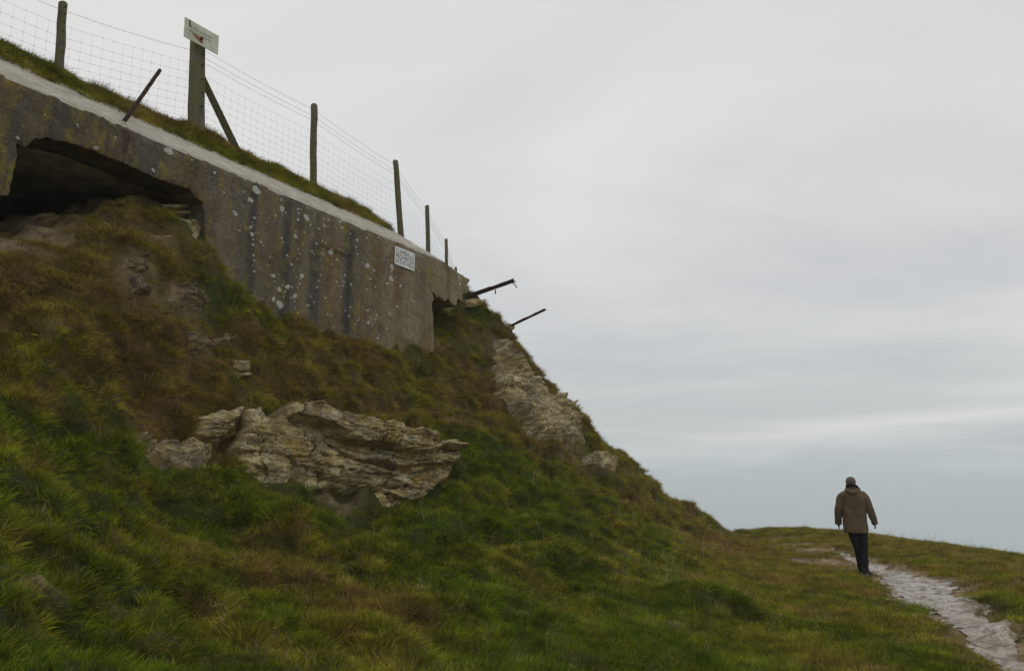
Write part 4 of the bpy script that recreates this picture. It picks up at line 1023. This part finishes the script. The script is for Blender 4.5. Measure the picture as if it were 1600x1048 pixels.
# 'tuft' index order is alphabetical in the collection
bpy.context.view_layer.update()
from mathutils.kdtree import KDTree
rk = [o for o in C.objects if o.type == 'MESH' and o.name.startswith(('rock_outcrop', 'rock_slab'))]
pts_ = []
for o in rk:
    L0 = np.array(wloc(o)); n_ = len(o.data.vertices)//2
    co = np.empty(len(o.data.vertices)*3); o.data.vertices.foreach_get('co', co); co = co.reshape(-1, 3)[:n_:3]+L0; pts_.append(co)
pts_ = np.vstack(pts_); kd = KDTree(len(pts_))
for i, p in enumerate(pts_): kd.insert(p, i)
kd.balance()
def sample(nper, x0, x1, y0, y1, seed):
    r = np.random.default_rng(seed); n = int(nper*(x1-x0)*(y1-y0))
    return r.uniform(x0, x1, n), r.uniform(y0, y1, n), r
def lower_points(base, seed, fall, kind):
    x, y, r = sample(base, -9.8, 13.0, 1.6, 30.5, seed)
    # keep inside the field of view plus a generous margin either side
    ang = np.arctan2(x, y); k = (np.abs(ang) < 0.95); x, y = x[k], y[k]
    dist = np.hypot(x, y); k = r.random(len(x)) < np.clip((7.0/np.maximum(dist, 1))**fall, 0, 1); x, y = x[k], y[k]
    ins = pip(LAND, x, y); dd = segdist(LAND, x, y); k = ins | (dd < 0.8); x, y = x[k], y[k]
    z = height(x, y); e = 0.06
    gx_ = (height(x+e, y)-height(x-e, y))/(2*e); gy_ = (height(x, y+e)-height(x, y-e))/(2*e)
    # behind the wall plane
    S_ = (x-WP.x)*WDIR.x+(y-WP.y)*WDIR.y; D_ = -((x-WP.x)*WN.x+(y-WP.y)*WN.y)
    inw = (D_ > 0.0) & (S_ < sw(wp(732, 440))[0]) & ~((S_ < s_open) & (D_ < 0.35))
    beh = inw & ~((S_ > sw(wp(681, 500))[0]) & (D_ < 2.0))
    ba_ = bare_f(x, y, z); ps = path_sdf(x, y)+1.0*fbm(x*2.2, y*2.2, 4, 101)+.75*fbm(x*8, y*8, 3, 102)
    k = ~beh & (r.random(len(x)) > ba_*1.15) & (ps > 1.12)
    x, y, z, gx_, gy_, ba_ = x[k], y[k], z[k], gx_[k], gy_[k], ba_[k]
    return x, y, z, gx_, gy_, ba_, r
ROWS = []
def emit(x, y, z, gx_, gy_, r, idxs, scl, bmul=1.0, br=None, clear=0.08):
    n = len(x); br = brown_noisy(x, y, z) if br is None else br
    slope = np.hypot(gx_, gy_); dist = np.hypot(x, y)
    for i in range(n):
        co_, _i, kd_ = kd.find((x[i], y[i], z[i]))
        if kd_ < (clear if co_.z > z[i]-.05 else 0.07)*(1 if r.random() < .85 else .3): continue
        s = slope[i]; Nn = Vector((-gx_[i], -gy_[i], 1)).normalized()
        up = (Nn*0.55+UP*0.45).normalized()
        dn = math.atan2(-gy_[i], -gx_[i]) if s > 0.12 else r.uniform(0, 6.28)
        sp_ = 1.15 if s > 0.3 else 1.8
        th = dn + r.normal(0, sp_)
        X = Vector((math.cos(th), math.sin(th), 0)); X = (X-up*X.dot(up)).normalized(); Yv = up.cross(X)
        e_ = Matrix((X, Yv, up)).transposed().to_euler()
        sc_ = r.uniform(*scl)*(1+0.012*max(0, dist[i]-8))*(.85+.15*min(1, max(0, (dist[i]-4)/6)) if idxs[0] == 0 else .46+.54*min(1, max(0, (dist[i]-4)/7)))
        ROWS.append((x[i], y[i], z[i]-0.01, e_.x, e_.y, e_.z, sc_, idxs[r.integers(len(idxs))], br[i]))
x, y, z, a_, b_, ba_, r = lower_points(190, 1, 0.9, 0)
emit(x, y, z, a_, b_, r, [0, 1, 2, 3], (.8, 1.5))
x, y, z, a_, b_, ba_, r = lower_points(85, 2, 0.8, 1)
# tussocks gather in patches, few on the trodden terrace
pt = fbm(x*1.1, y*1.1, 3, 71)+0.35*sstep(0.25, 1.0, z); k = (pt > r.uniform(-.25, .45, len(x))) & (sstep(0.0, 0.35, z)+0.12 > r.random(len(x)))
emit(x[k], y[k], z[k], a_[k], b_[k], r, [4, 5, 6, 7], (.28, .85), clear=.24)
x, y, z, a_, b_, ba_, r = lower_points(60, 3, 0.6, 2)
brn = brown_noisy(x, y, z); k = (r.random(len(x)) < 0.2+0.7*brn) & (fbm(x*1.7, y*1.7, 3, 81) > r.uniform(-.15, .3, len(x))) & (sstep(-.05, 0.4, z)+.05 > r.random(len(x)))
emit(x[k], y[k], z[k], a_[k], b_[k], r, [8, 9], (.6, 1.15))
x, y, z, a_, b_, ba_, r = lower_points(5, 4, 0.5, 2); k = z > .25
emit(x[k], y[k], z[k], a_[k], b_[k], r, [10], (.6, 1.3))
x, y, z, a_, b_, ba_, r = lower_points(4, 6, 0.4, 2); k = z > .15
emit(x[k], y[k], z[k], a_[k]*.2, b_[k]*.2, r, [11], (.5, 1.1))
# grass on the bunker roof
r = np.random.default_rng(5); n = 9000
S_ = r.uniform(-4, S_END+1.0, n); D_ = capback+0.02+1.5*r.random(n)**1.3
zz = upper(S_, D_); xx = WP.x+S_*WDIR.x-D_*WN.x; yy = WP.y+S_*WDIR.y-D_*WN.y
k = ~((S_ > S_END-0.1) & (r.random(n) < 0.8)); xx, yy, zz, S_, D_ = xx[k], yy[k], zz[k], S_[k], D_[k]
hbv = np.clip(0.62+0.7*fbm(S_*1.2, D_*2, 3, 15), 0, 1)
gS = (upper(S_+.05, D_)-upper(S_-.05, D_))/.1; gD = (upper(S_, D_+.05)-upper(S_, D_-.05))/.1
ga = gS*WDIR.x-gD*WN.x; gb = gS*WDIR.y-gD*WN.y; ga += WN.x*-0.5; gb += WN.y*-0.5
tk = r.random(len(xx)) < 0.62+0.5*fbm(xx*2, yy*2, 2, 33)
emit(xx[tk], yy[tk], zz[tk], ga[tk], gb[tk], r, [0, 1, 2, 3], (.8, 1.4), br=hbv[tk])
emit(xx[~tk], yy[~tk], zz[~tk], ga[~tk], gb[~tk], r, [4, 5, 6, 7, 8], (.35, .95), br=hbv[~tk])
print('clumps', len(ROWS))
R_ = np.array(ROWS)
me = bpy.data.meshes.new('grass'); me.vertices.add(len(R_)); me.vertices.foreach_set('co', R_[:, :3].ravel())
for nm, ty, dat in (('rot', 'FLOAT_VECTOR', R_[:, 3:6]), ('scl', 'FLOAT', R_[:, 6]), ('brown', 'FLOAT', R_[:, 8])):
    q_ = me.attributes.new(nm, ty, 'POINT'); q_.data.foreach_set('vector' if ty == 'FLOAT_VECTOR' else 'value', np.ascontiguousarray(dat, dtype=np.float32).ravel())
q_ = me.attributes.new('idx', 'INT', 'POINT'); q_.data.foreach_set('value', R_[:, 7].astype(np.int32))
grass = bpy.data.objects.new('grass', me); C.objects.link(grass)
tag(grass, 'green and russet grass tufts draping the steep bank and terrace', 'grass', kind='stuff')
ng = bpy.data.node_groups.new('spread_tufts', 'GeometryNodeTree')
ng.interface.new_socket('Geometry', in_out='INPUT', socket_type='NodeSocketGeometry'); ng.interface.new_socket('Geometry', in_out='OUTPUT', socket_type='NodeSocketGeometry')
gi = ng.nodes.new('NodeGroupInput'); go = ng.nodes.new('NodeGroupOutput')
iop = ng.nodes.new('GeometryNodeInstanceOnPoints'); ci_ = ng.nodes.new('GeometryNodeCollectionInfo')
ci_.inputs['Collection'].default_value = pc; ci_.inputs['Separate Children'].default_value = True; ci_.inputs['Reset Children'].default_value = True
iop.inputs['Pick Instance'].default_value = True
def na(nm, dt):
    n = ng.nodes.new('GeometryNodeInputNamedAttribute'); n.data_type = dt; n.inputs['Name'].default_value = nm; return n.outputs['Attribute']
er = ng.nodes.new('FunctionNodeEulerToRotation')
ng.links.new(na('rot', 'FLOAT_VECTOR'), er.inputs[0]); ng.links.new(er.outputs[0], iop.inputs['Rotation'])
ng.links.new(na('scl', 'FLOAT'), iop.inputs['Scale']); ng.links.new(na('idx', 'INT'), iop.inputs['Instance Index'])
ng.links.new(gi.outputs[0], iop.inputs['Points']); ng.links.new(ci_.outputs[0], iop.inputs['Instance']); ng.links.new(iop.outputs[0], go.inputs[0])
gm = grass.modifiers.new('tufts', 'NODES'); gm.node_group = ng

# ------------------------------------------------------------------ the walker
def ring(z, cx, cy, rx, ry, n=28, ex=2.4):
    o = []
    for k in range(n):
        t_ = 2*math.pi*k/n; c_, s_ = math.cos(t_), math.sin(t_)
        o.append(Vector((cx+rx*math.copysign(abs(c_)**(2/ex), c_), cy+ry*math.copysign(abs(s_)**(2/ex), s_), z)))
    return o
def loft(mb, rings):
    n = len(rings[0]); V = [p for r_ in rings for p in r_]; Fq = []
    for i in range(len(rings)-1):
        for k in range(n): Fq.append((i*n+k, i*n+(k+1) % n, (i+1)*n+(k+1) % n, (i+1)*n+k))
    Fq.append(tuple(range(n))[::-1]); Fq.append(tuple(range((len(rings)-1)*n, len(rings)*n)))
    mb.add(V, Fq)
def ball(mb, c, r, seg=14):
    rs = []
    for i in range(1, seg):
        ph = math.pi*i/seg; rs.append(ring(c[2]-r[2]*math.cos(ph), c[0], c[1], r[0]*math.sin(ph), r[1]*math.sin(ph), 20, 2))
    loft(mb, rs)
def interp(pts, rad, n=5):
    P_, R2 = [], []
    for i in range(len(pts)-1):
        a, b = Vector(pts[i]), Vector(pts[i+1]); p_ = Vector(pts[max(i-1, 0)]); q_ = Vector(pts[min(i+2, len(pts)-1)])
        for k in range(n):
            t_ = k/n; P_.append(0.5*((2*a)+(b-p_)*t_+(2*p_-5*a+4*b-q_)*t_*t_+(3*a-p_-3*b+q_)*t_**3))
            ra, rb_ = rad[i], rad[i+1]
            R2.append(ra*(1-t_)+rb_*t_)
    P_.append(Vector(pts[-1])); R2.append(rad[-1]); return P_, R2
def limb(mb, pts, rad, n=14):
    P_, R2 = interp(pts, rad); mb.tube(P_, R2, n)
def fuse(mb, name, mat, parent, vox, wr=0.0, seed=0, smooth_it=2, xf=None):
    """joins the overlapping lofts into one continuous surface"""
    me = bpy.data.meshes.new(name); me.from_pydata(mb.v, [], mb.f); me.update()
    bm = bmesh.new(); bm.from_mesh(me); bmesh.ops.recalc_face_normals(bm, faces=bm.faces); bm.to_mesh(me); bm.free()
    o = bpy.data.objects.new(name, me); C.objects.link(o)
    m1 = o.modifiers.new('r', 'REMESH'); m1.mode = 'VOXEL'; m1.voxel_size = vox
    m2 = o.modifiers.new('s', 'SMOOTH'); m2.factor = 0.5; m2.iterations = smooth_it
    bpy.context.view_layer.update()
    nm_ = bpy.data.meshes.new_from_object(o.evaluated_get(bpy.context.evaluated_depsgraph_get()))
    o.modifiers.clear(); o.data = nm_; bpy.data.meshes.remove(me)
    n_ = len(nm_.vertices); co = np.empty(n_*3); nm_.vertices.foreach_get('co', co); co = co.reshape(-1, 3)
    no = np.empty(n_*3); nm_.vertices.foreach_get('normal', no); no = no.reshape(-1, 3)
    if wr:
        h = fbm(co[:, 0]*7+seed, co[:, 2]*4+co[:, 1]*6, 3, seed+3)+0.6*fbm(co[:, 0]*3+co[:, 2]*11, co[:, 1]*9-co[:, 2]*5, 3, seed+8)
        co = co+no*(h*wr)[:, None]; nm_.vertices.foreach_set('co', co.ravel())
    nm_.polygons.foreach_set('use_smooth', [True]*len(nm_.polygons)); nm_.materials.clear(); nm_.materials.append(mat)
    nm_.name = name; nm_.update()
    if parent: o.parent = parent
    return o
M_SKIN = simple('skin', (0.33, 0.19, 0.14), 0.12, 20, 0.6, 0.1, .002)
M_HAIR = simple('short_hair', (0.15, 0.122, 0.095), 0.4, 90, 0.9, 0.8, .006)
M_COAT = simple('brown_coat_cloth', (0.135, 0.098, 0.060), 0.2, 5, 0.95, 0.3, .006)
M_DARK = simple('dark_collar_hands', (0.012, 0.012, 0.013), 0.3, 20, 0.95, 0.3, .004)
M_TROU = simple('dark_trouser_cloth', (0.013, 0.015, 0.020), 0.25, 9, 0.95, 0.4, .006)
M_SHOE = simple('black_shoe', (0.014, 0.014, 0.015), 0.4, 30, 0.6, 0.3, .003)
M_SOLE = simple('grey_sole_trim', (0.10, 0.11, 0.13), 0.3, 30, 0.7, 0.2, .003)
fp = hit(1351, 900); fz = float(height(np.array([fp.x]), np.array([fp.y]))[0]); print('person ground', fz, fp)
fp.z = fz+0.0
OX = -0.085
def hand(mb, W, D_, side, curl):
    """W wrist point, D_ direction down the hand, side = +1 right hand: palm faces the thigh"""
    W = Vector(W); D_ = Vector(D_).normalized(); fwd = Vector((0, 1, 0)); fwd = (fwd-D_*fwd.dot(D_)).normalized(); out = D_.cross(fwd)*1.0
    inn = Vector((-side, 0, 0)); inn = (inn-D_*inn.dot(D_)).normalized()
    # palm: flattened
    rs = []
    for q, wf, th in ((-0.03, .026, .022), (0.0, .030, .019), (.03, .040, .017), (.06, .043, .015), (.088, .038, .012)):
        c_ = W+D_*q; r_ = []
        for k in range(16):
            t_ = 2*math.pi*k/16; r_.append(c_+fwd*math.cos(t_)*wf+inn*math.sin(t_)*th)
        rs.append(r_)
    loft(mb, rs)
    for i, (fo, L) in enumerate(((.030, .056), (.011, .062), (-.009, .058), (-.028, .048))):
        p0 = W+D_*.082+fwd*fo; a1, a2, a3 = .15*curl, .75*curl, 1.25*curl
        def dr(a): return D_*math.cos(a)+inn*math.sin(a)
        p1 = p0+dr(a1)*L*.45; p2 = p1+dr(a2)*L*.32; p3 = p2+dr(a3)*L*.23
        mb.tube([p0-D_*.015, p0, p1, p2, p3], [.0115, .0115, .011, .010, .008], 10)
    p0 = W+D_*.022+fwd*.028; p1 = p0+D_*.028+fwd*.022+inn*.008; p2 = p1+D_*.028+fwd*.006+inn*.010; p3 = p2+D_*.02+inn*.006
    mb.tube([p0-fwd*.012, p0, p1, p2, p3], [.013, .013, .011, .0095, .007], 10)
SHL, ELL, WRL = (-.180, 0, 1.445), (-.262, -.04, 1.19), (-.280, .05, .955)
SHR, ELR, WRR = (.180, 0, 1.445), (.258, -.03, 1.19), (.315, .02, .965)
HIPL, KNL, ANL = (-.06, 0, .86), (.005, .06, .50), (.045, .16, .11)
HIPR, KNR, ANR = (.10, 0, .86), (.118, .03, .49), (.105, -.06, .11)
def sh(p): return (p[0]+OX, p[1], p[2])
HC = (-.014, .035, 1.640)
bd = MB()
loft(bd, [ring(z, sh((cx, 0, 0))[0], cy, rx, ry) for z, cx, cy, rx, ry in ((.80, .02, 0, .15, .10), (.90, .015, 0, .16, .11), (1.05, 0, 0, .14, .10), (1.25, 0, 0, .16, .11), (1.40, 0, 0, .17, .10), (1.47, 0, 0, .13, .085), (1.52, 0, .0, .065, .065))])
limb(bd, [sh((0, 0, 1.45)), sh((0, .01, 1.55)), sh((-.01, .025, 1.62))], [.066, .060, .058])
# head: skull, jaw, nose, brow, ears (turned a little to the right)
hx, hy, hz_ = sh(HC); HT_ = -0.35
def hp(x, y, z):
    return (hx+x*math.cos(HT_)-y*math.sin(HT_), hy+x*math.sin(HT_)+y*math.cos(HT_), hz_+z)
ball(bd, (hx, hy-.008, hz_+.02), (.079, .095, .096))
limb(bd, [hp(0, .012, .0), hp(0, .03, -.055), hp(0, .045, -.088)], [.068, .058, .036])
limb(bd, [hp(0, .088, .022), hp(0, .102, -.012), hp(0, .098, -.022)], [.010, .014, .012])
limb(bd, [hp(-.035, .076, .034), hp(0, .084, .036), hp(.035, .076, .034)], [.010, .012, .010])
limb(bd, [hp(-.022, .082, -.050), hp(0, .089, -.049), hp(.022, .082, -.050)], [.007, .009, .007])
for s in (-1, 1):
    limb(bd, [hp(s*.070, -.004, .026), hp(s*.080, -.014, .018), hp(s*.081, -.013, -.002), hp(s*.070, -.002, -.022)], [.007, .010, .010, .006])
    ball(bd, hp(s*.030, .074, .014), (.013, .013, .011), 8)
limb(bd, [sh(SHL), sh(ELL), sh(WRL)], [.05, .038, .026]); limb(bd, [sh(SHR), sh(ELR), sh(WRR)], [.05, .038, .026])
hand(bd, sh(WRL), Vector((-.02, .10, -1)), -1, .6); hand(bd, sh(WRR), Vector((.16, .22, -1)), 1, .6)
for H_, K_, A_ in ((HIPL, KNL, ANL), (HIPR, KNR, ANR)):
    limb(bd, [sh(H_), sh(K_), sh(A_), sh((A_[0], A_[1]+.01, .05))], [.078, .052, .036, .038])
    limb(bd, [sh((A_[0], A_[1]-.03, .045)), sh((A_[0]+.005, A_[1]+.13, .04))], [.036, .034])
person = fuse(bd, 'person', M_SKIN, None, .0055, smooth_it=1)
tag(person, 'person in brown hip-length coat and dark trousers walking away along the clifftop', 'person')
# eyes, coat, collar, trousers, shoes, hair
ct = MB()
loft(ct, [ring(z, sh((cx, 0, 0))[0], cy, rx, ry, 32, 2.5) for z, cx, cy, rx, ry in ((.762, .003, 0, .197, .150), (.80, .003, 0, .204, .155), (.95, 0, 0, .202, .150), (1.08, 0, 0, .198, .145), (1.22, 0, -.005, .198, .145), (1.34, 0, -.01, .204, .142), (1.42, 0, -.01, .200, .132), (1.475, 0, -.005, .178, .118), (1.52, -.003, 0, .142, .104), (1.56, -.008, .005, .108, .09))])
limb(ct, [sh((-.125, -.005, 1.445)), sh((-.205, -.01, 1.37)), sh(ELL), sh(WRL), sh((-.282, .06, .900))], [.085, .078, .064, .054, .052], 18)
limb(ct, [sh((.125, -.005, 1.445)), sh((.202, -.01, 1.37)), sh(ELR), sh(WRR), sh((.325, .03, .912))], [.085, .078, .064, .054, .052], 18)
# hood lying on the upper back
limb(ct, [sh((-.115, .0, 1.555)), sh((-.10, -.075, 1.53)), sh((-.03, -.125, 1.475)), sh((.03, -.125, 1.475)), sh((.10, -.075, 1.53)), sh((.115, .0, 1.555))], [.022, .034, .040, .040, .034, .022], 12)
coat = fuse(ct, 'coat', M_COAT, person, .009, .016, 4)
cl = MB(); limb(cl, [sh((-.098, .02, 1.585)), sh((-.088, -.05, 1.60)), sh((-.02, -.088, 1.61)), sh((.05, -.075, 1.60)), sh((.088, -.01, 1.58)), sh((.06, .06, 1.565)), sh((-.06, .07, 1.565)), sh((-.098, .02, 1.585))], [.018, .022, .024, .022, .018, .016, .016, .018], 10)
fuse(cl, 'collar', M_DARK, person, .007)
tr = MB()
loft(tr, [ring(z, sh((cx, 0, 0))[0], cy, rx, ry) for z, cx, cy, rx, ry in ((.74, .022, 0, .145, .095), (.80, .02, 0, .152, .105), (.90, .015, 0, .160, .115))])
for H_, K_, A_ in ((HIPL, KNL, ANL), (HIPR, KNR, ANR)):
    limb(tr, [sh(H_), sh(((H_[0]+K_[0])/2, (H_[1]+K_[1])/2, (H_[2]+K_[2])/2)), sh(K_), sh(((A_[0]+K_[0])/2, (A_[1]+K_[1])/2, (A_[2]+K_[2])/2)), sh((A_[0], A_[1], A_[2]-.015))], [.092, .080, .066, .060, .056], 18)
fuse(tr, 'trousers', M_TROU, person, .008, .012, 9)
def shoe(A_, yaw, rise):
    sb_ = MB(); ax, ay, _ = sh(A_); c_, s_ = math.cos(yaw), math.sin(yaw)
    def T(x, y, z): return Vector((ax+x*c_-y*s_, ay+x*s_+y*c_, z+rise*max(0, .1-y)))
    rs = []
    for y, wd, ht in ((-.075, .024, .035), (-.066, .036, .085), (-.03, .040, .105), (.02, .042, .100), (.07, .046, .075), (.13, .050, .056), (.175, .044, .046), (.205, .026, .032)):
        r_ = []
        for k in range(16):
            t_ = 2*math.pi*k/16; cz = math.sin(t_); r_.append(T(math.cos(t_)*wd, y, ht/2+ht/2*math.copysign(abs(cz)**.7, cz)+.012))
        rs.append(r_)
    loft(sb_, rs); o_ = fuse(sb_, 'shoe', M_SHOE, person, .006, smooth_it=1)
    so_ = MB(); top, bot = [], []
    for y, wd in ((-.080, .024), (-.07, .038), (-.02, .042), (.05, .042), (.13, .052), (.18, .046), (.21, .024)):
        top.append((y, wd))
    poly_ = [(-w_, y) for y, w_ in top]+[(w_, y) for y, w_ in top[::-1]]; n_ = len(poly_)
    V = [T(x, y, 0.0) for x, y in poly_]+[T(x, y, .020) for x, y in poly_]
    so_.add(V, [tuple(range(n_))[::-1], tuple(range(n_, 2*n_))]+[(i, (i+1) % n_, (i+1) % n_+n_, i+n_) for i in range(n_)])
    me = bpy.data.meshes.new('sole'); me.from_pydata(so_.v, [], so_.f); me.materials.append(M_SOLE); q_ = bpy.data.objects.new('sole', me); C.objects.link(q_); q_.parent = o_
shoe(ANL, -.1, 0.0); shoe(ANR, -.5, 0.25)
hr = MB()
rs = []
for i in range(1, 16):
    ph = math.pi*i/16; zz = hz_+.030-.097*math.cos(ph)
    if zz < hz_-.035: continue
    rs.append(ring(zz, hx-.006, hy-.028, .087*math.sin(ph), .094*math.sin(ph), 24, 2))
loft(hr, rs); fuse(hr, 'hair', M_HAIR, person, .006, .004, 2)
person.data.materials.append(M_DARK)      # hands and wrists take the dark collar colour
for p_ in person.data.polygons:
    if p_.center.z < 0.99 and abs(p_.center.x-OX) > 0.20: p_.material_index = 1
person.scale = (.96, .96, .955); person.location = fp; person.rotation_euler = (0, 0, -math.atan2(fp.x, fp.y)+.03)

# ------------------------------------------------------------------ air
M_ = 8500
hzv = [(x, y, z) for x in (-M_, M_) for y in (-M_, M_) for z in (SEAZ-1.0, 9.5)]
m = bpy.data.materials.new('sea_haze'); m.use_nodes = True; t = m.node_tree; t.nodes.clear()
pv = t.nodes.new('ShaderNodeVolumePrincipled'); pv.inputs['Density'].default_value = 0.0008; pv.inputs['Color'].default_value = (0.93, 0.96, 0.97, 1); pv.inputs['Anisotropy'].default_value = 0.0
ou = t.nodes.new('ShaderNodeOutputMaterial'); t.links.new(pv.outputs[0], ou.inputs['Volume'])
hz_o = mk('haze', hzv, [(0, 1, 3, 2), (4, 6, 7, 5), (0, 4, 5, 1), (2, 3, 7, 6), (0, 2, 6, 4), (1, 5, 7, 3)], m, smooth=False, origin=(0, 0, 0)); hz_o['kind'] = 'stuff'
tag(hz_o, 'thin pale haze hanging over the sea', 'haze')
